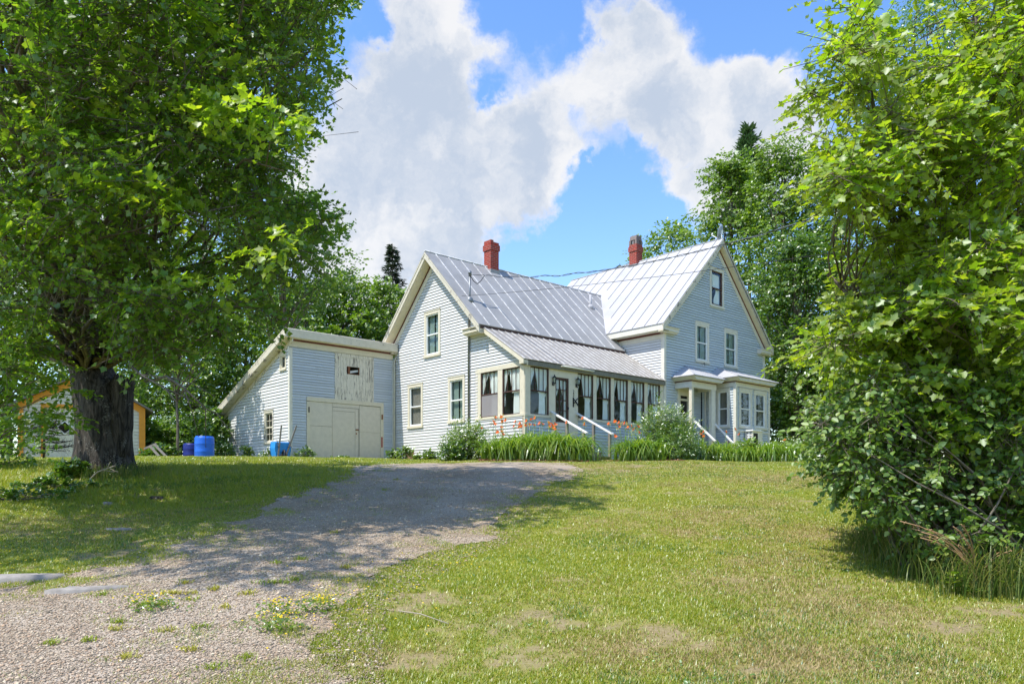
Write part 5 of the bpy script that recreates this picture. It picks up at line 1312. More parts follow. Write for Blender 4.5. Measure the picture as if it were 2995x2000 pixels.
W += [('broadleaf_tree', f'distant tree {q}', px, d, top, 1330, w, 'leaf_dark', .30, 6500) for q, px, d, top, w in (
 ('at the left edge far behind the garage', -60, 52, 500, 260), ('far behind the left half of the garage roof', 180, 56, 560, 260), ('far behind the right half of the garage roof', 400, 54, 620, 230), ('far behind the two barrels', 600, 58, 700, 230), ('far behind the low end of the shed', 790, 55, 830, 190), ('far behind the high end of the shed', 960, 60, 900, 170),
 ('far behind the right corner of the house', 2300, 55, 800, 200), ('far behind the wooden table', 2480, 52, 700, 220), ('far behind the lilac shrub', 2700, 48, 650, 250), ('at the right edge far behind the lilac shrub', 2950, 44, 600, 250))]
W += [('broadleaf_tree', 'tall tree outside the picture left of the garage'+q, px, d, top, 1250, 330, 'leaf_dark', .26, 5000) for q, px, d, top in ((' and nearest to it', -420, 27, 350), (', second one outward', -900, 27, 300), (', third one outward', -1500, 28, 200))]  # unseen trees, added to give the gable windows something dark to reflect
W += [('broadleaf_tree', 'tall tree outside the picture right of the lilac shrub'+q, px, d, top, 1330, 330, 'leaf_dark', .24, 6000) for q, px, d, top in ((' and nearest to it', 3330, 25.5, 500), (', farther one', 3700, 27, 400))]  # unseen trees, added to darken reflections in the front panes
for k, (nm, lb, px, d, top, low, w, mat, lf, n) in enumerate(W):
    leaf_tree(nm, lb, px, d, top, low, w, 100+k, mat, lf, n, 'trees of the wood behind the house and garage', trunk_r=.10+.004*d if n > 4000 else .055)
for k, (px, d, w) in enumerate(((2290, 38, .16), (2345, 34.5, .13), (2262, 40, .14), (2420, 39, .17), (2510, 37, .15))):
    pass
def conifer(name, label, px, d, top, base, wpx, seed, mat, dens=1.0, bend=-.25, tuft=.3, group='conifers above the treeline'):
    rng = np.random.default_rng(seed); x = (px-CX)/F*d; zg = gz(x, d); t = thing(name, label, 'tree', (x, d, zg), 0, group)
    zt = EYE-(top-HOR)/F*d-zg; zl = EYE-(base-HOR)/F*d-zg; rr = wpx/F*d
    mb = MB(); mb.tube([Vector((0, 0, -.1)), Vector((.05, 0, zt*.5)), Vector((0, 0, zt))], [.18, .11, .015], 8); mb.build('trunk', M['twig'], t, off=(0, 0, 0))
    P = []; D = []; Nn = []; mb = MB(); z = zl
    while z < zt-.1:
        f = (zt-z)/(zt-zl); L0 = rr*(f**.75)+.08
        for q in range(int(5+rng.integers(0, 3))):
            if rng.random() > dens: continue
            an = rng.uniform(0, 2*math.pi); L = L0*rng.uniform(.55, 1.15); dr = np.array([math.cos(an), math.sin(an), bend*rng.uniform(.3, 1.5)])
            b = np.array([0, 0, z+rng.normal()*.06]); e = b+dr*L; e[2] += .10*L
            mb.tube([b, (b+e)/2+np.array([0, 0, -.02*L]), e], [.02, .014, .006], 4)
            m = int(10+L*26)
            tt = rng.random(m)**.6; p = b+(e-b)*tt[:, None]+rng.normal(size=(m, 3))*.035
            sd = np.cross(dr, [0, 0, 1]); sg = rng.choice([-1, 1], m)[:, None]
            P.append(p); D.append(dr*.7+sd*sg*.7+rng.normal(size=(m, 3))*.25+np.array([0, 0, -.05 if bend < 0 else .35])); Nn.append(np.array([0, 0, 1])+rng.normal(size=(m, 3))*.5)
        z += rng.uniform(.16, .30)*(.6+.6*f)
    mb.build('branches', M['twig'], t, off=(0, 0, 0))
    P = np.concatenate(P); put('crown', P, np.concatenate(D), np.concatenate(Nn), tuft*rng.uniform(.6, 1.2, len(P)), tpl_rhomb(.13, .04), M[mat], t)
conifer('spruce_tree', 'lone dark spruce tip standing above the trees left of the gable', 1148, 48, 712, 1000, 52, 3, 'needle', .85, -.15, .34)
conifer('pine_tree', 'tall pine tip above the trees right of the house', 2190, 47, 372, 700, 85, 4, 'needle_pine', .8, .35, .42)
conifer('spruce_tree', 'tiny distant spruce tip above the right roof ridge', 1815, 75, 772, 1000, 22, 8, 'needle', .9, -.15, .4)
# dead little spruce in front of the garage
rng = np.random.default_rng(31); d = 20.0; x = (100-CX)/F*d; zg = gz(x, d)
t = thing('dead_sapling', 'dead brown little spruce in front of the garage door', 'tree', (x+.25, d, zg))
mb = MB(); mb.tube([Vector((0, 0, -.05)), Vector((.03, 0, 1.4))], [.03, .008], 6)
A = []; B = []
for k in range(34):
    z = rng.uniform(.25, 1.3); an = rng.uniform(-1.2, 1.2) if k % 3 else rng.uniform(0, 6.28); L = rng.uniform(.4, 1.0)*(1.35-z*.6)
    b = np.array([.02, 0, z]); e = b+np.array([math.cos(an)*L, math.sin(an)*L*.6, -.05*L+.12*rng.random()]); mb.tube([b, (b+e)/2-np.array([0, 0, .04]), e], [.012, .008, .004], 4)
    for q in range(22):
        tt = rng.uniform(.2, 1); p = b+(e-b)*tt; A.append(p); B.append(p+rng.normal(size=3)*.07+(e-b)*.08/L)
mb.build('trunk', M['bark'], t, off=(0, 0, 0)); A = np.array(A); B = np.array(B)
npmesh('twigs', rods(A, B, np.full(len(A), .005), np.full(len(A), .002)), 6, ROD, M['needle_dead'], t)

# ------------------------------------------------------------------ shrubs and bushes
def bush(name, label, px, d, w, h, seed, mat, leaf, n, tpl, cat='shrub', group=None, flat=.9, dy=None, mats=None, tipmat=None, up=0.25, zoff=0, base=None):
    rng = np.random.default_rng(seed); x = (px-CX)/F*d; zg = gz(x, d) if base is None else base
    t = thing(name, label, cat, (x, d, zg), 0, group)
    K = 16+int(n/200); C = []
    for k in range(K):
        an = rng.uniform(0, 2*math.pi); q = rng.random()**.5; zz = rng.random()
        rad = math.sqrt(max(.08, 1-(zz*.95)**2)); C.append((w*q*rad*math.cos(an)*.85, (dy or w*.8)*q*rad*math.sin(an)*.85, .12*h+h*.80*zz*(1-.25*q)))
    C = np.array(C); kr = min(w, h)*.26*rng.uniform(.7, 1.3, K); Rr = np.stack([kr*1.2, kr*1.2, kr], 1)
    mb = MB()
    for e in C: limb(mb, [rng.normal()*w*.12, rng.normal()*w*.1, -.05], e, .010, .004, rng, 5, .2, 4)
    mb.build('stems', M['twig'], t, off=(0, 0, 0))
    m = 8; per = max(3, int(n/(K*m))); P, D, Nn, A, B = sprays(rng, C, Rr, per, kr.mean()*1.1, m, droop=-.05, flat=flat)
    D = D+np.array([0, 0, up]); ok = P[:, 2] > .03
    P, D, Nn = P[ok], D[ok], Nn[ok]; S = leaf*rng.uniform(.6, 1.3, len(P))
    if tipmat:
        tip = tipmat[1](P, rng); put('leaves', P[~tip], D[~tip], Nn[~tip], S[~tip], tpl, M[mat], t); put('silver_tips', P[tip], D[tip], Nn[tip], S[tip]*1.1, tpl, M[tipmat[0]], t)
    else: put('leaves', P, D, Nn, S, tpl, M[mat], t)
    return t
ov = tpl_oval(.30, .25); nar = tpl_oval(.17, .2)
# bed along the porch
bush('leafy_bush', 'rounded leafy bush left of the daylilies against the gable wall', 1372, 23.3, .92, 1.24, 41, 'leaf_shrub', .085, 6500, nar, dy=.55)
bush('leafy_bush', 'low bush with brown lower leaves in front of the rounded one', 1335, 22.8, .62, .62, 42, 'leaf_low', .07, 2600, ov, dy=.4)
bush('willow_shrub', 'tall willowy shrub with silvery tips between the steps and the portico', 1945, 25.2, 1.2, 1.95, 43, 'leaf_shrub', .085, 11000, nar, dy=.7, tipmat=('leaf_silver', lambda P, r: (P[:, 2] > 1.25) & (P[:, 0] > -.35) & (r.random(len(P)) < .22)), up=.5)
bush('willow_shrub', 'dense dark green shrub at the foot of the willowy one', 1965, 24.6, 1.2, 1.05, 44, 'leaf_low', .075, 6000, nar, dy=.6)
bush('fern_clump', 'bright green ferny clump in front of the bay window', 2190, 27.2, .62, .88, 45, 'leaf_lily', .11, 2600, nar, cat='fern', dy=.5, up=.4)
bush('leafy_bush', 'yellow-green weeds at the front corner of the bed below the portico', 2060, 26.2, .62, .66, 46, 'leaf_shrub', .08, 2600, nar, dy=.45)
bush('leafy_bush', 'low weeds at the right end of the flower bed', 2305, 27.6, 1.0, .85, 47, 'leaf_shrub', .08, 4500, ov, dy=.5)
# weeds along the shed and wall
for k, (px, d, w, h, lb) in enumerate(((893, 26.6, .34, .52, 'small leafy weed at the left of the barn doors'), (1185, 24.9, .40, .46, 'yellow-green bush at the joint of shed and gable wall'), (1150, 25.5, .28, .30, 'low weeds in front of the right door post of the shed'), (1262, 24.4, .36, .34, 'tuft of weeds in front of the basement vent'), (790, 26.6, .42, .36, 'weeds below the handles of the wheelbarrow'), (720, 27.6, .30, .55, 'tall thin weed against the shed side wall'), (650, 28.5, .6, .75, 'dark bush at the back corner of the shed'), (1000, 26.4, .5, .13, 'line of low weeds under the barn doors'), (1235, 24.2, .4, .2, 'low green weeds below the first gable window'))):
    bush('weed_clump', lb, px, d, w, h, 60+k, 'leaf_shrub' if k in (1, 8) else 'leaf_low', .065, 900 if k != 6 else 2200, ov, cat='weeds', group='weeds along the walls', dy=w*.5)
# undergrowth on the left
for k, (px, d, w, h, mat, lb) in enumerate(((40, 12.2, 1.4, .26, 'leaf_low', 'dark undergrowth at the left edge below the maple'), (150, 13.4, 1.2, .16, 'leaf_low', 'low shaded plants left of the maple trunk'), (215, 14.6, .40, .30, 'leaf_low', 'leafy sprout at the left foot of the maple trunk'), (-40, 16.5, 1.4, 1.7, 'leaf_dark', 'tall shaded bush at the left edge in front of the garage'), (410, 29.5, 1.4, 1.6, 'leaf_dark', 'dark bush right of the garage corner'), (520, 28.8, 1.5, 1.7, 'leaf_dark', 'dark broadleaved bush behind the barrels'), (600, 30.5, 1.4, 2.2, 'leaf_dark', 'tall dark bush left of the shed back corner'), (470, 26.2, .7, .45, 'leaf_low', 'low weeds round the broken trestle'))):
    bush('shady_bush', lb, px, d, w, h, 80+k, mat, .06 if d < 14 else .10 if d < 20 else .13, 1500 if d < 20 else 3600, tpl_oval(.36, .25), group='bushes in the shade on the left', dy=w*.7)
# sapling leaning in from the left edge in front of the garage
rng = np.random.default_rng(77); d = 11.5; x = (-40-CX)/F*d; zg = gz(x, d)
t = thing('beech_sapling', 'young sapling with drooping leafy sprays at the left edge in front of the garage', 'tree', (x, d, zg)); om = np.array([x, d, zg])
POLY_B = [(-80, 850), (120, 900), (215, 1090), (230, 1180), (190, 1260), (120, 1290), (60, 1330), (-80, 1340)]
CL = fill_poly(rng, POLY_B, 34, 10.6, 12.6, 30, .8); C = np.array([PX(*c) for c in CL]); Rr = np.tile(np.array([.26, .3, .14]), (34, 1))
mb = MB(); stem = [Vector((0, 0, -.1)), Vector((.05, 0, 1.0)), Vector((.02, .05, 2.2)), Vector((.1, .1, 3.4))]; mb.tube(stem, [.05, .042, .032, .012], 8); mb.build('trunk', M['twig'], t, off=(0, 0, 0))
mb = MB()
for e in C-om: limb(mb, [0.03, 0, max(.4, e[2]*.75)], e, .013, .004, rng, 6, .14, 5)
mb.build('branches', M['twig'], t, off=(0, 0, 0))
P, D, Nn, A, B = sprays(rng, C, Rr, 9, .36, 8); put('crown', P-om, D, Nn, rng.uniform(.07, .115, len(P)), tpl_oval(.30, .2), M['leaf_maple'], t)

# ------------------------------------------------------------------ daylilies
def strap(rng, N, base, L, w, out, seg=5):
    """arching leaves: (N, 2*(seg+1), 3)"""
    an = rng.uniform(0, 2*math.pi, N); L = L*rng.uniform(.6, 1.15, N); V = []
    o = out*rng.uniform(.55, 1.25, N); dx, dy = np.cos(an), np.sin(an)
    for s in range(seg+1):
        t = s/seg
        r = L*o*(.25*t+.85*t*t); z = L*(1.15*t-.95*o*t**2.6*1.05)
        ww = w*(1-t**2.2)*.5+.0015
        p = base+np.stack([dx*r, dy*r, z], 1); sd = np.stack([-dy, dx, np.zeros(N)], 1)*ww
        V += [p-sd, p+sd]
    return np.stack(V, 1)
def strap2(rng, N, base, L, w, out, seg=6):
    an = rng.uniform(0, 2*math.pi, N); L = L*rng.uniform(.6, 1.12, N); V = []; o = out*rng.uniform(.5, 1.3, N); dr = rng.uniform(.55, 1.0, N); dx, dy = np.cos(an), np.sin(an)
    for s in range(seg+1):
        t = s/seg; r = L*o*(.18*t+.62*t*t+.35*t**3); z = L*(.98*t-.05*t*t-dr*t**3.0); ww = w*(1-t**2.4)*.5+.0015; p = base+np.stack([dx*r, dy*r, z], 1); sd = np.stack([-dy, dx, np.zeros(N)], 1)*ww; V += [p-sd, p+sd]
    return np.stack(V, 1)
STR6 = [(2*s, 2*s+1, 2*s+3, 2*s+2) for s in range(6)]
STR = [(2*s, 2*s+1, 2*s+3, 2*s+2) for s in range(5)]
def flower_mesh(name, parent, loc, rng, size=.075, mat='petal'):
    P = []; D = []; N_ = []
    ax = nrm(np.array([rng.normal()*.7, -.55+rng.normal()*.5, .55])); x = nrm(np.cross(ax, [0.2, .1, 1])); y = np.cross(ax, x)
    for q in range(6):
        a = q*math.pi/3; rd = x*math.cos(a)+y*math.sin(a); P.append(np.array(loc)); D.append(ax*.55+rd*.8); N_.append(ax*.8-rd*.5)
    o = put(name, np.array(P), np.array(D), np.array(N_), np.array([size*1.25 if q % 2 else size for q in range(6)]), tpl_oval(.30, -.35), M[mat], parent)
    return o
def lily(label, px, d, n, L, seed, flowers=(), spread=.22):
    rng = np.random.default_rng(seed); x = (px-CX)/F*d; zg = gz(x, d)
    t = thing('daylily_clump', label, 'daylily', (x, d, zg), 0, 'daylilies along the porch')
    b = np.stack([rng.normal(size=n)*spread, rng.normal(size=n)*spread*.8, np.full(n, -.02)], 1)
    npmesh('leaves', strap2(rng, n, b, L*1.98, .042, .52), 14, STR6, M['leaf_lily'], t)
    for fx, fy in flowers:
        q = PX(fx, fy, d+rng.uniform(-.2, .25)); q = q-np.array([x, d, zg])
        base = np.array([q[0]*.5, .0, 0]); mb = MB(); mb.tube([base, (base+q)/2+np.array([0, 0, .08]), q-np.array([0, 0, .05])], [.007, .006, .005], 5); st = mb.build('stalk', M['leaf_lily'], t, off=(0, 0, 0))
        flower_mesh('flower', st, q, rng, rng.uniform(.056, .076))
        mb = MB()
        for s in range(3): e = q+rng.normal(size=3)*.05+np.array([0, 0, -.02]); mb.tube([q-np.array([0, 0, .06]), e, e+np.array([0, 0, .045])], [.004, .009, .003], 5)
        mb.build('bud', M['petal_yellow'] if rng.random() < .4 else M['leaf_lily'], st, off=(0, 0, 0))
c1 = lambda x, y: (1360+x*.2168, 1030+y*.2168); c2 = lambda x, y: (1640+x*.2168, 1030+y*.2168); c3 = lambda x, y: (1940+x*.2168, 1050+y*.2168)
FL1 = [c1(*p) for p in ((490, 872), (415, 885), (505, 935), (550, 922), (380, 935), (405, 970), (492, 1013), (440, 1080), (495, 1068), (505, 1103), (678, 940), (665, 1000), (740, 965), (735, 1010), (760, 1000), (830, 925), (815, 985), (900, 912), (950, 890), (870, 975), (925, 982), (1010, 960), (1040, 970), (1135, 960), (1130, 992), (1175, 985), (1215, 975), (1190, 1015), (1215, 1035), (1160, 1000), (1375, 945), (325, 1295), (215, 1020), (135, 1055))]
FL2 = [c2(*p) for p in ((300, 892), (325, 972), (648, 967), (733, 935), (790, 950), (865, 957), (785, 1008), (910, 1015), (950, 995), (1040, 1003), (990, 1037), (1052, 1082), (738, 1135))]
FL3 = [c3(*p) for p in ((228, 952), (268, 1035), (500, 1010), (545, 980), (545, 1040), (845, 982), (1025, 1015), (968, 945), (1640, 1095))]
beds = []
rq = random.Random(4)
for row, (d, off) in enumerate(((22.35, 0), (22.9, 14), (23.5, -8))):
    for px in range(1455+off, 1692, 30): beds.append((px+rq.uniform(-6, 6), d+rq.uniform(-.12, .12), .84 if row else .74))
for row, (d, off) in enumerate(((23.4, 0), (24.0, 14))):
    for px in range(1840+off, 1905, 30): beds.append((px, d+rq.uniform(-.1, .1), .80))
for row, (d, off) in enumerate(((26.3, 0), (27.2, 16))):
    for px in range(2020+off, 2345, 40): beds.append((px, d+rq.uniform(-.15, .15), .76))
own = {k: [] for k in range(len(beds))}
for fx, fy in FL1+FL2+FL3:
    k = min(range(len(beds)), key=lambda i: abs(beds[i][0]-fx)-.0*beds[i][1]-(6 if beds[i][1] > 22.6 else 0)+len(own[i])*2.5); own[k].append((fx, fy))
for k, (px, d, L) in enumerate(beds):
    where = 'left of the porch steps' if px < 1760 else ('right of the porch steps' if px < 1950 else 'below the portico and the bay')
    rowt = 'front row' if d in () else ''
    nf = len(own[k])
    row = ('at the front' if d < 22.6 else 'in the middle' if d < 23.2 else 'at the back') if px < 1760 else ('at the front' if d < 23.7 or 25 < d < 26.7 else 'at the back')
    lb = f'daylily clump {"with one orange flower" if nf == 1 else "with several orange flowers" if nf > 1 else "of arching leaves only"} {row} {where}'
    lily(lb, px, d, 105 if px < 1950 else 95, L*1.02*rq.uniform(.78, 1.15), 300+k, own[k])

# ------------------------------------------------------------------ tall grass and dock at the right
def tall_tuft(label, px, py, n, L, seed, out=.5, mat='tall_grass', spread=.16, w=.0048, name='tall_grass_tuft', cat='grass tuft'):
    rng = np.random.default_rng(seed); p = pix_ground(px, py); o = npmesh(name, strap(rng, n, np.stack([rng.normal(size=n)*spread, rng.normal(size=n)*spread*.7, np.full(n, -.02)], 1), L, w, out), 12, STR, M[mat])
    o.location = p; tag(o, label, cat, 'tall grass below the shrub'); return o
for k, (px, py, n, L, out, lb) in enumerate(((2700, 1690, 190, .62, .5, 'big green grass tuft below the middle of the lilac shrub'), (2590, 1620, 120, .42, .5, 'olive grass tuft below the left side of the lilac shrub'), (2640, 1650, 130, .5, .45, 'grass tuft between the olive and the big green one'), (2520, 1590, 90, .34, .5, 'short grass tuft at the left tip of the lilac shrub'), (2790, 1740, 110, .5, .55, 'grass tuft beside the brown seed heads'), (2880, 1735, 140, .62, .5, 'reddish grass tuft behind the brown seed heads'), (2960, 1750, 120, .6, .5, 'grass tuft at the right edge below the lilac shrub'), (2560, 1560, 90, .4, .4, 'thin grass tuft behind the olive one'))):
    tall_tuft(lb, px, py, n, L, 500+k, out)
for k in range(16):
    a_ = (205, 232, 250, 268, 290, 312, 335, 352, 372, 388, 405, 420, 225, 300, 360, 440)[k]; o = tall_tuft('tuft of long grass round the foot of the old maple', 300, 1372, 46, .34, 700+k, .5, spread=.14, w=.006)
    dd = 14.6+.5*math.sin(k*1.7)+(abs(a_-300)/110)*.6; xx = (a_-CX)/F*dd; o.location = (xx, dd, gz(xx, dd)); o['group'] = 'long grass at the foot of the maple'
rng = np.random.default_rng(88); p = pix_ground(2860, 1735)
t = thing('dry_grass_plant', 'dry brown nodding seed heads below the lilac shrub', 'dry grass', p)
for k in range(13):
    an = rng.uniform(2.0, 4.6) if k < 9 else rng.uniform(0, 6.28); L = rng.uniform(.45, .75); dx, dy = math.cos(an), math.sin(an)*.6
    pts = [Vector((dx*L*(.12*t_+.75*t_*t_), dy*L*(.1*t_+.7*t_*t_), L*(1.25*t_-.42*t_**2.2))) for t_ in np.linspace(0, 1, 8)]
    mb = MB(); mb.tube(pts, .004, 5); st = mb.build('stalk', M['dry'], t, off=(0, 0, 0))
    m = 20; a = np.array([tuple(pts[-1].lerp(pts[-3], q)) for q in rng.random(m)])+rng.normal(size=(m, 3))*.008; dd = np.array(tuple((pts[-1]-pts[-3]).normalized()))
    put('seed_head', a, dd[None, :]+rng.normal(size=(m, 3))*.4, rng.normal(size=(m, 3)), rng.uniform(.010, .020, m), tpl_oval(.3, .2), M['dry'], st)
def sprout(label, px, py, seed, n, size, h, mat='leaf_young', cat='weed'):
    rng = np.random.default_rng(seed); p = pix_ground(px, py); t = thing('leafy_sprout', label, cat, p, 0, 'sprouts at the edge of the bare soil')
    mb = MB(); mb.tube([Vector((0, 0, -.02)), Vector((.01, 0, h))], .004, 5); mb.build('stem', M['leaf_lily'], t, off=(0, 0, 0))
    an = np.arange(n)*2.4; P = np.stack([np.zeros(n), np.zeros(n), h*(.4+.6*np.arange(n)/n)], 1); D = np.stack([np.cos(an), np.sin(an), np.full(n, .35)], 1)
    put('leaves', P, D, np.tile([0, 0, 1.], (n, 1))+rng.normal(size=(n, 3))*.2, size*rng.uniform(.8, 1.2, n), tpl_oval(.34, .2), M[mat], t)
sprout('bright yellow-green seedling at the right under the shrub', 2945, 1745, 1, 6, .085, .14); sprout('light green upright sprout left of the seed heads', 2790, 1745, 2, 8, .10, .2, 'leaf_shrub'); sprout('low broad-leaved sprout between seed heads and tuft', 2850, 1750, 3, 7, .09, .08, 'leaf_low')
# ================================================================== GROUND
class VN:      # value noise for laying out the turf
    def __init__(s, seed): s.g = np.random.default_rng(seed).random((256, 256))
    def __call__(s, x, y, sc):
        x = np.asarray(x)*sc+1000; y = np.asarray(y)*sc+1000; i = np.floor(x).astype(int); j = np.floor(y).astype(int); fx = x-i; fy = y-j
        fx = fx*fx*(3-2*fx); fy = fy*fy*(3-2*fy); g = s.g; a = g[i % 256, j % 256]; b = g[(i+1) % 256, j % 256]; c = g[i % 256, (j+1) % 256]; d = g[(i+1) % 256, (j+1) % 256]
        return (a*(1-fx)+b*fx)*(1-fy)+(c*(1-fx)+d*fx)*fy
    def fbm(s, x, y, sc, o=4):
        t = 0; w = 0
        for k in range(o): t = t+s(x, y, sc*2**k)*.55**k; w += .55**k
        return t/w
vn1, vn2, vn3 = VN(1), VN(2), VN(3)
LE = [pix_ground(*p) for p in ((-900, 1990), (-400, 1830), (0, 1740), (250, 1690), (400, 1655), (520, 1610), (620, 1560), (760, 1500), (900, 1440), (1010, 1395), (1055, 1372), (1120, 1357))]
RE = [pix_ground(*p) for p in ((900, 2250), (880, 2000), (900, 1890), (950, 1800), (1020, 1735), (1110, 1692), (1230, 1640), (1330, 1600), (1430, 1560), (1500, 1500), (1565, 1455), (1640, 1415), (1690, 1392), (1700, 1374), (1640, 1358))]
LE = np.array(sorted(LE, key=lambda p: p[1])); RE = np.array(sorted(RE, key=lambda p: p[1]))
YEND = 20.9
def dedges(y):
    return np.interp(y, LE[:, 1], LE[:, 0]), np.interp(y, RE[:, 1], RE[:, 0])
def drive_in(x, y):     # metres inside the gravel (negative outside)
    l, r = dedges(y); w = (vn1.fbm(x, y, 1.1)-.5)*1.1
    return np.minimum(np.minimum(x-l, r-x), (YEND-y)*.8)+w
ELL = [(2700, 1822, 170, 34), (2890, 1782, 110, 20), (2264, 1790, 60, 14), (1984, 1873, 110, 26), (1564, 1930, 110, 34), (1621, 1675, 40, 8), (1538, 1765, 34, 9), (1665, 1828, 55, 13), (2876, 1915, 120, 26), (1450, 1747, 40, 9), (1246, 1765, 95, 30), (1750, 1376, 90, 7), (1900, 1366, 60, 4), (1330, 1840, 60, 18), (2440, 1660, 40, 6), (2150, 1960, 60, 18), (2500, 1720, 60, 8), (30, 1560, 130, 14), (250, 1620, 120, 14)]
BARE = []
for px, py, rx, ry in ELL:
    c = pix_ground(px, py); n = pix_ground(px, py+ry); f = pix_ground(px, max(1348, py-ry)); BARE.append((c[0], c[1], rx/F*c[1], max(.12, abs(f[1]-n[1])/2)))
def bare(x, y):
    m = np.zeros_like(np.asarray(x, float))
    for cx, cy, rx, ry in BARE: m = np.maximum(m, 1.45-np.sqrt(((x-cx)/rx)**2+((y-cy)/ry)**2))
    m = np.minimum(m, .62)*.8+(vn2.fbm(x, y, 1.9)-.54)*1.7+(vn1.fbm(x, y, 7.0)-.5)*2.0
    return np.clip(m*1.0, 0, .75)
DRY = []
for px, py, rx, ry in ((2040, 1500, 150, 26), (2264, 1640, 220, 36), (1980, 1420, 130, 14), (2500, 1780, 260, 60), (2300, 1930, 420, 70), (2150, 1700, 260, 40), (1800, 1900, 240, 60), (2380, 1560, 160, 26), (1080, 1940, 230, 60), (2250, 1400, 300, 14), (1500, 1362, 300, 5), (2190, 1398, 110, 7), (2110, 1436, 80, 8), (2045, 1490, 80, 10), (2000, 1560, 60, 16), (2320, 1420, 90, 8), (2260, 1470, 70, 10), (2230, 1540, 60, 14)):
    c = pix_ground(px, py); n = pix_ground(px, py+ry); f = pix_ground(px, max(1348, py-ry)); DRY.append((c[0], c[1], rx/F*c[1], max(.15, abs(f[1]-n[1])/2)))
def dry(x, y):
    m = np.zeros_like(np.asarray(x, float))
    for cx, cy, rx, ry in DRY: m = np.maximum(m, np.exp(-(((x-cx)/rx)**2+((y-cy)/ry)**2)))
    return np.clip(.62*m+(vn3.fbm(x, y, .8)-.42)*1.15, 0, 1)
gx = np.concatenate([[-400, -200, -120, -80, -55, -40, -30, -24, -20, -17], np.arange(-15, 15.01, .16), [17, 20, 24, 30, 40, 55, 80, 120, 200, 400]])
gy = np.concatenate([[-200, -80, -30, -12, -5, 0, 2], np.arange(3, 12, .12), np.arange(12, 30, .2), np.arange(30, 60, 2), [65, 75, 90, 120, 200, 400, 700]])
X, Y = np.meshgrid(gx, gy); Z = ground(X, Y)
me = bpy.data.meshes.new('ground'); nx, ny = len(gx), len(gy)
V = np.stack([X, Y, Z], -1).reshape(-1, 3); ii = (np.arange(ny-1)[:, None]*nx+np.arange(nx-1)[None, :]).reshape(-1)
Q = np.stack([ii, ii+1, ii+nx+1, ii+nx], 1).astype(np.int32)
me.vertices.add(len(V)); me.vertices.foreach_set('co', V.astype(np.float32).reshape(-1)); me.loops.add(Q.size); me.loops.foreach_set('vertex_index', Q.reshape(-1))
me.polygons.add(len(Q)); me.polygons.foreach_set('loop_start', np.arange(0, Q.size, 4, dtype=np.int32)); me.polygons.foreach_set('loop_total', np.full(len(Q), 4, np.int32)); me.polygons.foreach_set('use_smooth', np.ones(len(Q), bool))
me.update(calc_edges=True)
for nm, fn in (('bare', bare), ('dry', dry)):
    at = me.attributes.new(nm, 'FLOAT', 'POINT'); at.data.foreach_set('value', fn(V[:, 0], V[:, 1]).astype(np.float32))
def _turf(t):
    c = t.coord; b = t.n('ShaderNodeAttribute', _p={'attribute_name': 'bare'}); dr = t.n('ShaderNodeAttribute', _p={'attribute_name': 'dry'})
    n1 = t.noise(c, 1.3, 5, .6); n2 = t.noise(c, 28, 5, .7); n3 = t.noise(t.vmul(c, (1, .6, 1)), 70, 3, .7)
    g = t.mix(t.ramp(n1, [(.35, 0), (.7, 1)]), (.20, .23, .024), (.27, .28, .034))
    g = t.mix(t.ramp(n2, [(.45, 0), (.75, .7)]), g, (.16, .17, .045))
    g = t.mix(t.math('MULTIPLY', (dr, 2), .75), g, (.24, .18, .075))
    soil = t.mix(t.ramp(n2, [(.35, 0), (.7, 1)]), (.21, .145, .095), (.36, .27, .19))
    soil = t.mix(t.ramp(n3, [(.55, 0), (.7, .6)]), soil, (.42, .35, .24))
    col = t.mix((b, 2), g, soil)
    return {'Base Color': col, 'Normal': t.bump(n2, .7, .03)}
me.materials.append(principled('turf_and_soil', _turf, .9, 0, .1))
go = bpy.data.objects.new('ground', me); link(go); go['kind'] = 'structure'
# gravel drive, a sheet lying on the ground
def _gravel(t):
    c = t.coord; vo = t.n('ShaderNodeTexVoronoi', Scale=60.0); t.set(vo.inputs['Vector'], c); v2 = t.n('ShaderNodeTexVoronoi', Scale=130.0); t.set(v2.inputs['Vector'], c)
    s1 = t.n('ShaderNodeSeparateColor'); t.set(s1.inputs[0], (vo, 1)); s2 = t.n('ShaderNodeSeparateColor'); t.set(s2.inputs[0], (v2, 1))
    st = t.ramp((s1, 0), [(0, (0.1943, 0.1548, 0.1096)), (0.3, (0.3543, 0.2747, 0.1879)), (0.55, (0.4801, 0.3297, 0.2074)), (0.8, (0.32, 0.2547, 0.1879)), (1, (0.6629, 0.5195, 0.36))], 'CONSTANT')
    s3 = t.ramp((s2, 0), [(0, (0.1745, 0.1348, 0.0978)), (0.4, (0.3143, 0.2347, 0.1565)), (0.75, (0.4189, 0.3097, 0.2113)), (1, (0.5819, 0.4595, 0.3286))], 'CONSTANT')
    n = t.noise(c, 1.4, 5, .65); n2 = t.noise(c, 8, 4, .6)
    col = t.mix(t.ramp(n2, [(.4, .15), (.65, .8)]), st, s3)
    n4 = t.noise(c, .45, 4, .6); ru = t.n('ShaderNodeAttribute', _p={'attribute_name': 'rut'})
    col = t.mix(t.math('MULTIPLY', (ru, 2), .55), col, s3); col = t.mix(t.math('MULTIPLY', (ru, 2), .35), col, (.50, .44, .37))
    col = t.mix(t.ramp(n, [(.40, 0), (.68, .7)]), col, (.46, .385, .30))
    col = t.mix(t.ramp(n4, [(.45, 0), (.65, .45)]), col, (.50, .43, .35))
    return {'Base Color': col, 'Normal': t.bump((vo, 0), .8, -.02)}
mg = principled('mixed_gravel', _gravel, .9, 0, .15)
mb = MB(); rows = []
ys = np.concatenate([np.arange(2.6, 12, .10), np.arange(12, YEND+.5, .16)]); nc = 60
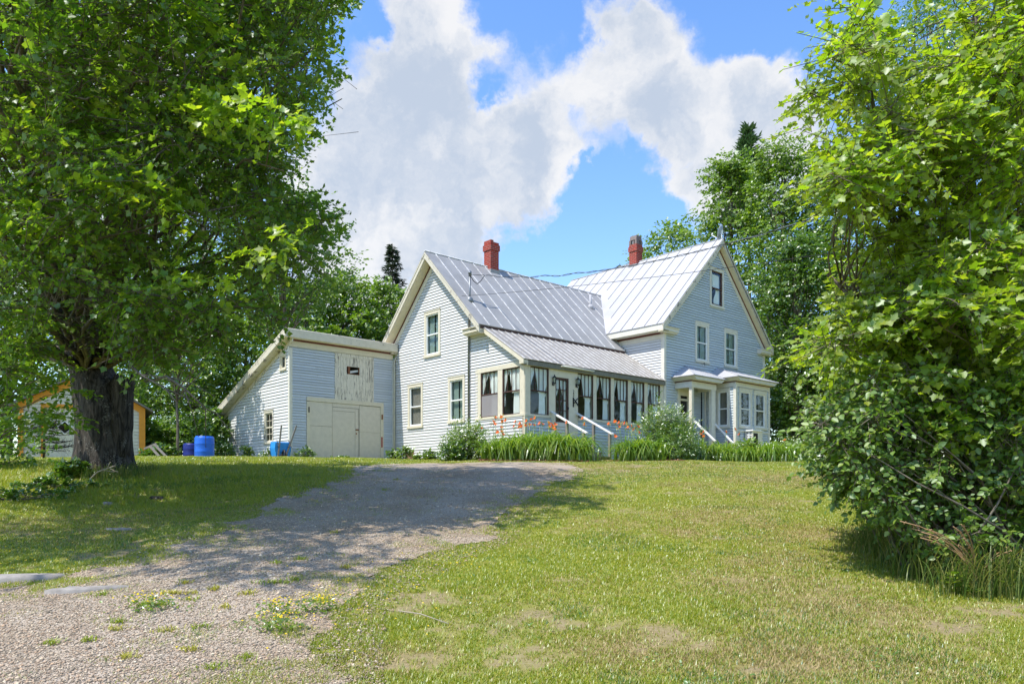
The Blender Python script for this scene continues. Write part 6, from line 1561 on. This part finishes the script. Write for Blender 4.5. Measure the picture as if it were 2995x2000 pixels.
for y in ys:
    l, r = dedges(y); xs = np.linspace(l-.9, r+.9, nc); rows.append((xs, np.full(nc, y)))
GX = np.array([q[0] for q in rows]); GY = np.array([q[1] for q in rows]); DI = drive_in(GX, GY); GZ = ground(GX, GY)+.012
idx = -np.ones(GX.shape, int)
for a in range(len(ys)-1):
    for b in range(nc-1):
        if DI[a:a+2, b:b+2].mean() > 0.0:
            q = []
            for i, j in ((a, b), (a, b+1), (a+1, b+1), (a+1, b)):
                if idx[i, j] < 0: idx[i, j] = mb.vert((GX[i, j], GY[i, j], GZ[i, j]))
                q.append(idx[i, j])
            mb.face(q, None, True)
dv = mb.build('gravel_driveway', mg); dv['kind'] = 'structure'
vv = np.array(mb.v); l_, r_ = dedges(vv[:, 1]); fr = (vv[:, 0]-l_)/(r_-l_)+(vn1(vv[:, 0], vv[:, 1], .7)-.5)*.12
at = dv.data.attributes.new('rut', 'FLOAT', 'POINT'); at.data.foreach_set('value', (np.exp(-((fr-.30)/.09)**2)+np.exp(-((fr-.66)/.09)**2)).astype(np.float32))
# loose stones
rng = np.random.default_rng(50); N = 125000
d = 4.0*(18/4.0)**(rng.random(N)**1.2); l, r = dedges(d); x = l-.5+(r-l+1.0)*rng.random(N)
di = drive_in(x, d); ok = (di > -.9) & (rng.random(N) < np.clip(.75+di, .25, 1)) & (np.abs(x) < d*.75+.6); x, d = x[ok], d[ok]; n = len(x)
S = rng.gamma(1.9, .0020, n)+.0026; S = np.minimum(S, .028)
OC = np.array([(1, 0, 0), (-1, 0, 0), (0, 1, 0), (0, -1, 0), (.2, .1, .7), (0, 0, -.4)]); a = rng.uniform(0, 6.28, n); ca, sa = np.cos(a), np.sin(a)
V = OC[None]*(1+rng.normal(size=(n, 6, 3))*.22)*np.stack([S*rng.uniform(.8, 1.5, n), S, S*rng.uniform(.6, 1, n)], 1)[:, None, :]
V = np.stack([V[..., 0]*ca[:, None]-V[..., 1]*sa[:, None], V[..., 0]*sa[:, None]+V[..., 1]*ca[:, None], V[..., 2]], -1)+np.stack([x, d, ground(x, d)+.014], 1)[:, None, :]
def _peb(t):
    g = t.n('ShaderNodeNewGeometry'); return t.ramp((g, 8), [(0, (0.1907, 0.1548, 0.1121)), (0.25, (0.3254, 0.2647, 0.1923)), (0.5, (0.4713, 0.3197, 0.2042)), (0.68, (0.3703, 0.2898, 0.2083)), (0.85, (0.5611, 0.4396, 0.3044)), (1, (0.7181, 0.5993, 0.4407))])
sto = npmesh('loose_gravel', V, 6, [(0, 2, 4), (2, 1, 4), (1, 3, 4), (3, 0, 4), (2, 0, 5), (1, 2, 5), (3, 1, 5), (0, 3, 5)], principled('pebbles', _peb, .85, 0, .2)); tag(sto, 'loose grey and pinkish stones scattered over the drive', 'gravel', kind='stuff')
# turf blades
GB = [m_thin('green_blade', None, (1.4, 1.6, .8), .35, .4, [(0.1929, 0.255, 0.0199), (0.2538, 0.3, 0.0253), (0.3147, 0.34, 0.0325)], .05), m_thin('light_blade', None, (1.3, 1.4, .8), .35, .4, [(.34, .345, .036), (.40, .365, .048), (.44, .37, .07)], .05), m_thin('straw_blade', None, (1.1, 1.1, .9), .3, .5, [(.40, .30, .13), (.48, .37, .18), (.36, .29, .11)], .02), m_thin('deep_blade', None, (1.3, 1.5, .8), .35, .4, [(.07, .16, .018), (.095, .185, .024)], .06)]
rng = np.random.default_rng(51); N = 1150000
d = 3.4*(27.5/3.4)**(rng.random(N)**.86); x = (rng.random(N)*2-1)*(d*.74+.7)
di = drive_in(x, d); b = bare(x, d); dr = dry(x, d); cl = vn2.fbm(x, d, 3.2)
pr = np.where(di < 0, 1.0, np.clip(.75-di*.75, 0, 1)*(cl > .49)+.14*(cl > .58)); pr *= 1-.94*np.clip(b*1.3, 0, 1); pr *= np.clip(.35+1.3*(vn1.fbm(x, d, 2.5)), .3, 1)
u = (x-O0[0])*AU[0]+(d-O0[1])*AU[1]; v = (x-O0[0])*BV[0]+(d-O0[1])*BV[1]
inside = ((u > 0) & (v > 0)) | ((u > SU) & (v > SV)) | ((u > 7.9) & (v > -.8)) | ((u > 10) & (v > -1.4)); pr = np.where(inside, 0, pr)
ok = rng.random(N) < pr; x, d, dr, di, cl, u, v = x[ok], d[ok], dr[ok], di[ok], cl[ok], u[ok], v[ok]; n = len(x)
H = .012+.017*rng.random(n)+.024*np.clip(cl-.5, 0, 1)*2
shade = sstep(-1.5, -5.5, x)*sstep(10, 14, d); H = H*(1+.45*shade)
wild = sstep(.9, .0, np.minimum(np.abs(v+1.9), 9))*0; 
edge = sstep(-.5, -.05, di)*sstep(.5, .1, di); H = H*(1+.35*edge)
near_wall = ((u < .3) & (u > SU-1.2) & (v > 2) & (u > -.9)) | ((v > SV-.8) & (u > SU-1) & (u < 0)); H = np.where(near_wall, H*1.9, H)
grove = sstep(6.5, 3, np.hypot(x+8.5, d-15.0)); H = H*(1+1.2*grove*rng.random(n))
az = rng.uniform(0, 6.283, n); lean = rng.uniform(.3, 1.5, n)
W_ = .0030+.00030*d; dx, dy = np.cos(az), np.sin(az); g0 = ground(x, d)
V = np.empty((n, 3, 3), np.float32)
V[:, 0] = np.stack([x-dy*W_, d+dx*W_, g0-.004], 1); V[:, 1] = np.stack([x+dy*W_, d-dx*W_, g0-.004], 1); V[:, 2] = np.stack([x+dx*H*lean, d+dy*H*lean, g0+H], 1)
r = rng.random(n); mi = np.where(r < dr*.85, 2, np.where(r < .30+.45*dr, 1, 0)); mi = np.where((vn3.fbm(x, d, .9) > .60) & (mi != 2) & (rng.random(n) < .35), 3, mi); mi = np.where((shade > .3) & (mi == 2) & (rng.random(n) < .7), 0, mi)
gr = npmesh('lawn_grass', V, 3, [(0, 1, 2)], None, mats=GB, mi=mi); tag(gr, 'short mown grass with dry straw patches over the lawn', 'grass', kind='stuff')
# broad little weed leaves through the lawn
N = 11000; d = 3.6*(22/3.6)**(rng.random(N)**.9); x = (rng.random(N)*2-1)*(d*.74+.5); k = (drive_in(x, d) < .25) & (bare(x, d) < .5) & (vn1.fbm(x, d, 1.7) > .54); u = (x-O0[0])*AU[0]+(d-O0[1])*AU[1]; v = (x-O0[0])*BV[0]+(d-O0[1])*BV[1]; k &= ~((u > -.2) & (v > -.3)); x, d = x[k], d[k]; n = len(x)
P = np.stack([x, d, ground(x, d)+rng.uniform(.008, .035, n)], 1); az = rng.uniform(0, 6.283, n)
wd = put('lawn_weeds', P, np.stack([np.cos(az), np.sin(az), rng.uniform(.1, .8, n)], 1), np.stack([rng.normal(size=n)*.3, rng.normal(size=n)*.3, np.ones(n)], 1), rng.uniform(.014, .032, n), tpl_oval(.36, .2), M['leaf_low']); tag(wd, 'small broad weed leaves mixed through the lawn', 'weeds', kind='stuff')
# yellow specks of flowering weeds by the drive
N = 330; c = [pix_ground(*p) for p in ((1240, 1640), (1180, 1690), (120, 1640), (60, 1620), (300, 1650), (1020, 1790), (900, 1850), (1330, 1650), (1050, 1720))]; q = np.array([c[i] for i in rng.integers(0, len(c), N)]); x = q[:, 0]+rng.normal(size=N)*.4; d = q[:, 1]+rng.normal(size=N)*.35; az = rng.uniform(0, 6.28, N)
P = np.stack([x, d, ground(x, d)+rng.uniform(.03, .075, N)], 1); yf = put('yellow_wildflowers', P, np.stack([np.cos(az), np.sin(az), np.full(N, .4)], 1), np.tile([0, -.3, 1.], (N, 1)), rng.uniform(.010, .018, N), tpl_oval(.45, .1), M['petal_yellow']); tag(yf, 'tiny yellow wildflowers sprinkled along the drive edges', 'wildflowers', kind='stuff')
# dead leaves below the daylilies
N = 1500; px = np.concatenate([rng.uniform(1400, 1560, 500), rng.uniform(1560, 1720, 350), rng.uniform(1780, 2300, 650)]); dd = np.where(px < 1740, rng.uniform(21.6, 22.4, N), rng.uniform(22.9, 23.9, N)+(px > 2000)*2.0); x = (px-CX)/F*dd; az = rng.uniform(0, 6.28, N)
dl_ = put('fallen_leaves', np.stack([x, dd, ground(x, dd)+.02], 1), np.stack([np.cos(az), np.sin(az), rng.normal(size=N)*.3], 1), np.stack([rng.normal(size=N)*.4, rng.normal(size=N)*.4, np.ones(N)], 1), rng.uniform(.05, .09, N), tpl_oval(.33, .3), M['dead_leaf']); tag(dl_, 'dry reddish brown leaves lying in front of the flower bed', 'leaf litter', kind='stuff')
# tufts in the gravel
TUF = [(447, 1776), (511, 1741), (351, 1824), (345, 1846), (799, 1709), (629, 1728), (939, 1763), (1016, 1702), (722, 1932), (192, 1677), (812, 1651), (543, 1709), (260, 1880), (556, 1907), (620, 1960), (380, 1930), (870, 1700), (660, 1780), (300, 1745), (1010, 1665), (150, 1890), (480, 1850), (590, 1840), (730, 1740), (1122, 1435), (1160, 1405), (560, 1760), (980, 1560), (880, 1640)]
for k, (px, py) in enumerate(TUF):
    p = pix_ground(px, py); m = 46 if k not in (0, 1, 4) else 110
    o = npmesh('weed_tuft', strap(rng, m, np.stack([rng.normal(size=m)*(.035 if m < 60 else .10), rng.normal(size=m)*.03, np.full(m, -.01)], 1), .075, .006, .55), 12, STR, GB[k % 2]); o.location = p
    tag(o, 'small tuft of green grass growing in the gravel drive', 'grass tuft', 'tufts of grass in the gravel drive')
FLW = [((831, 1805), 'yellow flowering weed by the gravel edge, farther of two'), ((818, 1850), 'yellow flowering weed by the gravel edge, nearer and fuller of two'), ((445, 1790), 'low yellow flowering weed out in the middle of the gravel'), ((935, 1795), 'yellowish weed where gravel meets the front lawn')]
for k, ((px, py), lb) in enumerate(FLW):
    p = pix_ground(px, py); t = thing('flowering_weed', lb, 'wildflower', p); m = 160
    P = np.stack([rng.normal(size=m)*.10, rng.normal(size=m)*.07, rng.uniform(.01, .11, m)], 1); az = rng.uniform(0, 6.28, m)
    put('leaves', P, np.stack([np.cos(az), np.sin(az), np.full(m, .5)], 1), np.tile([0, 0, 1.], (m, 1))+rng.normal(size=(m, 3))*.4, rng.uniform(.02, .04, m), tpl_oval(.3, .2), M['leaf_shrub'], t)
    m = 60; P = np.stack([rng.normal(size=m)*.10, rng.normal(size=m)*.06, rng.uniform(.08, .15, m)], 1); az = rng.uniform(0, 6.28, m)
    put('blossoms', P, np.stack([np.cos(az), np.sin(az), np.full(m, .3)], 1), np.tile([0, -.4, 1.], (m, 1)), rng.uniform(.012, .02, m), tpl_oval(.45, .1), M['petal_yellow'], t)

# ================================================================== SKY, SUN, CAMERA
EL = 61.0; AZ = 9.0
hs = -AU*math.cos(R(AZ))+BV*math.sin(R(AZ))
to_sun = Vector((hs[0]*math.cos(R(EL)), hs[1]*math.cos(R(EL)), math.sin(R(EL))))
w = bpy.data.worlds.new('World'); SC.world = w; w.use_nodes = True; w.node_tree.nodes.clear(); t = NT(w.node_tree)
sky = t.n('ShaderNodeTexSky', _p={'sky_type': 'NISHITA', 'sun_disc': False, 'sun_elevation': R(EL), 'sun_rotation': math.atan2(hs[0], hs[1]) % (2*math.pi), 'air_density': 1.0, 'dust_density': .35, 'ozone_density': 1.0})
tc = t.n('ShaderNodeTexCoord'); dirv = (tc, 0)
def vm(op, a, b=None):
    nd = t.n('ShaderNodeVectorMath', _p={'operation': op}); t.set(nd.inputs[0], a)
    if b is not None: t.set(nd.inputs[1], b)
    return nd
n0 = t.noise(dirv, 5.5, 6, .58); n1 = t.noise(dirv, 16, 6, .62)
warp = vm('SCALE', vm('SUBTRACT', (n0, 1), (.5, .5, .5))); warp.inputs[3].default_value = .17
dw_ = vm('ADD', dirv, warp)
warp2 = vm('SCALE', vm('SUBTRACT', (n1, 1), (.5, .5, .5))); warp2.inputs[3].default_value = .085
dw_ = vm('ADD', dw_, warp2)
def cdir(px, py):
    v = np.array([(px-CX)/F, 1., -(py-HOR)/F]); L = np.linalg.norm(v); return tuple(v/L), L
field = None
BL = [(1265, 30, 190, 1), (1330, 130, 150, 1), (1190, 190, 190, 1), (1060, 340, 220, 1), (1260, 390, 250, 1), (1000, 540, 260, 1), (1210, 560, 280, 1), (1440, 420, 180, 1), (1560, 420, 200, 1), (1640, 510, 140, 1), (1460, 570, 180, 1), (1000, 760, 260, 1), (1240, 690, 170, 1), (1090, 880, 170, 1),
 (1840, 70, 120, 1), (1905, 160, 165, 1), (1815, 290, 165, 1), (1965, 330, 185, 1), (1900, 450, 150, 1), (2060, 430, 200, 1), (2180, 310, 135, 1), (2260, 330, 140, 1), (2290, 450, 210, 1), (2100, 570, 100, .9), (1995, 600, 70, .8), (1680, 260, 120, .55), (1560, 230, 110, .4), (1620, 120, 70, .3), (1490, 140, 80, .35),
 (400, 300, 420, 1), (150, 700, 420, .9), (700, -300, 400, .8), (3600, 500, 500, .8), (-900, 500, 700, .9), (2900, 900, 260, .7)]
HO = [(1385, 262, 80, .9), (1745, 560, 60, .7), (1690, 370, 60, .45), (1925, 225, 45, .4), (1500, 760, 140, .8), (1760, 680, 160, .8), (1085, 60, 70, .6)]
for px, py, r, a in BL+[(p, q, r, -a) for p, q, r, a in HO]:
    c, L = cdir(px, py); ds = vm('DISTANCE', dw_, c); mr = t.n('ShaderNodeMapRange', _p={'interpolation_type': 'SMOOTHSTEP'})
    t.set(mr.inputs[0], (ds, 1)); mr.inputs[1].default_value = 0; mr.inputs[2].default_value = r/F/L*1.22; mr.inputs[3].default_value = a; mr.inputs[4].default_value = 0
    field = mr if field is None else t.math('ADD', field, mr)
nb = t.noise(dirv, 3.2, 5, .55)
far = t.ramp(nb, [(.52, 0), (.75, .55)])
fine = t.noise(dw_, 30, 6, .65)
fld = t.math('ADD', field, t.math('MULTIPLY', t.math('SUBTRACT', fine, .5), .55))
mask = t.n('ShaderNodeMapRange', _p={'interpolation_type': 'SMOOTHSTEP'}); t.set(mask.inputs[0], fld); mask.inputs[1].default_value = .10; mask.inputs[2].default_value = .90
den = t.n('ShaderNodeMapRange', _p={'interpolation_type': 'SMOOTHSTEP'}); t.set(den.inputs[0], t.math('ADD', field, t.math('MULTIPLY', t.math('SUBTRACT', n0, .5), 2.2))); den.inputs[1].default_value = .35; den.inputs[2].default_value = 1.9
v5 = t.noise(dw_, 5.5, 4, .5); v12 = t.noise(dw_, 14, 5, .6)
vs = t.math('ADD', t.math('MULTIPLY', v5, .62), t.math('MULTIPLY', v12, .38)); vs = t.math('ADD', vs, t.math('MULTIPLY', t.math('SUBTRACT', 1.15, t.math('MINIMUM', field, 2.2)), .075))
li = t.n('ShaderNodeMapRange', _p={'interpolation_type': 'SMOOTHSTEP'}); t.set(li.inputs[0], vs); li.inputs[1].default_value = .37; li.inputs[2].default_value = .60
cc = t.mix(li, (.60, .68, .80), (1.0, .995, .99))
bg1 = t.n('ShaderNodeBackground', Strength=SKY); hsv = t.n('ShaderNodeHueSaturation', Hue=.506, Saturation=SKY_SAT, Value=.92); t.set(hsv.inputs['Color'], sky); t.set(bg1.inputs[0], hsv)
bg2 = t.n('ShaderNodeBackground', Strength=CLOUD); t.set(bg2.inputs[0], cc)
ms_ = t.n('ShaderNodeMixShader', Fac=t.math('MULTIPLY', mask, .94)); t.t.links.new(bg1.outputs[0], ms_.inputs[1]); t.t.links.new(bg2.outputs[0], ms_.inputs[2])
wo = t.n('ShaderNodeOutputWorld'); t.t.links.new(ms_.outputs[0], wo.inputs[0])
sl_ = bpy.data.lights.new('sun', 'SUN'); sl_.energy = SUN; sl_.angle = R(.53); sl_.color = (1, .955, .87)
so = bpy.data.objects.new('sun', sl_); link(so); so.location = (-20, -10, 40); so.rotation_euler = (-to_sun).to_track_quat('-Z', 'Y').to_euler()
cam = bpy.data.cameras.new('camera'); co = bpy.data.objects.new('camera', cam); link(co)
cam.sensor_width = 36; cam.lens = 36*F/2995; cam.shift_y = (HOR-1000)/2995; cam.clip_end = 3000; cam.clip_start = .05
co.location = (0, 0, EYE); co.rotation_euler = (R(90), 0, 0); SC.camera = co
SC.view_settings.view_transform = 'Standard'; SC.view_settings.look = 'None'; SC.view_settings.gamma = 1; SC.view_settings.exposure = EXPOSURE
SC.cycles.max_bounces = 10; SC.cycles.transparent_max_bounces = 24; SC.cycles.diffuse_bounces = 4; SC.cycles.glossy_bounces = 4; SC.cycles.transmission_bounces = 6
for o in SC.objects:
    if '_o' in o: del o['_o']
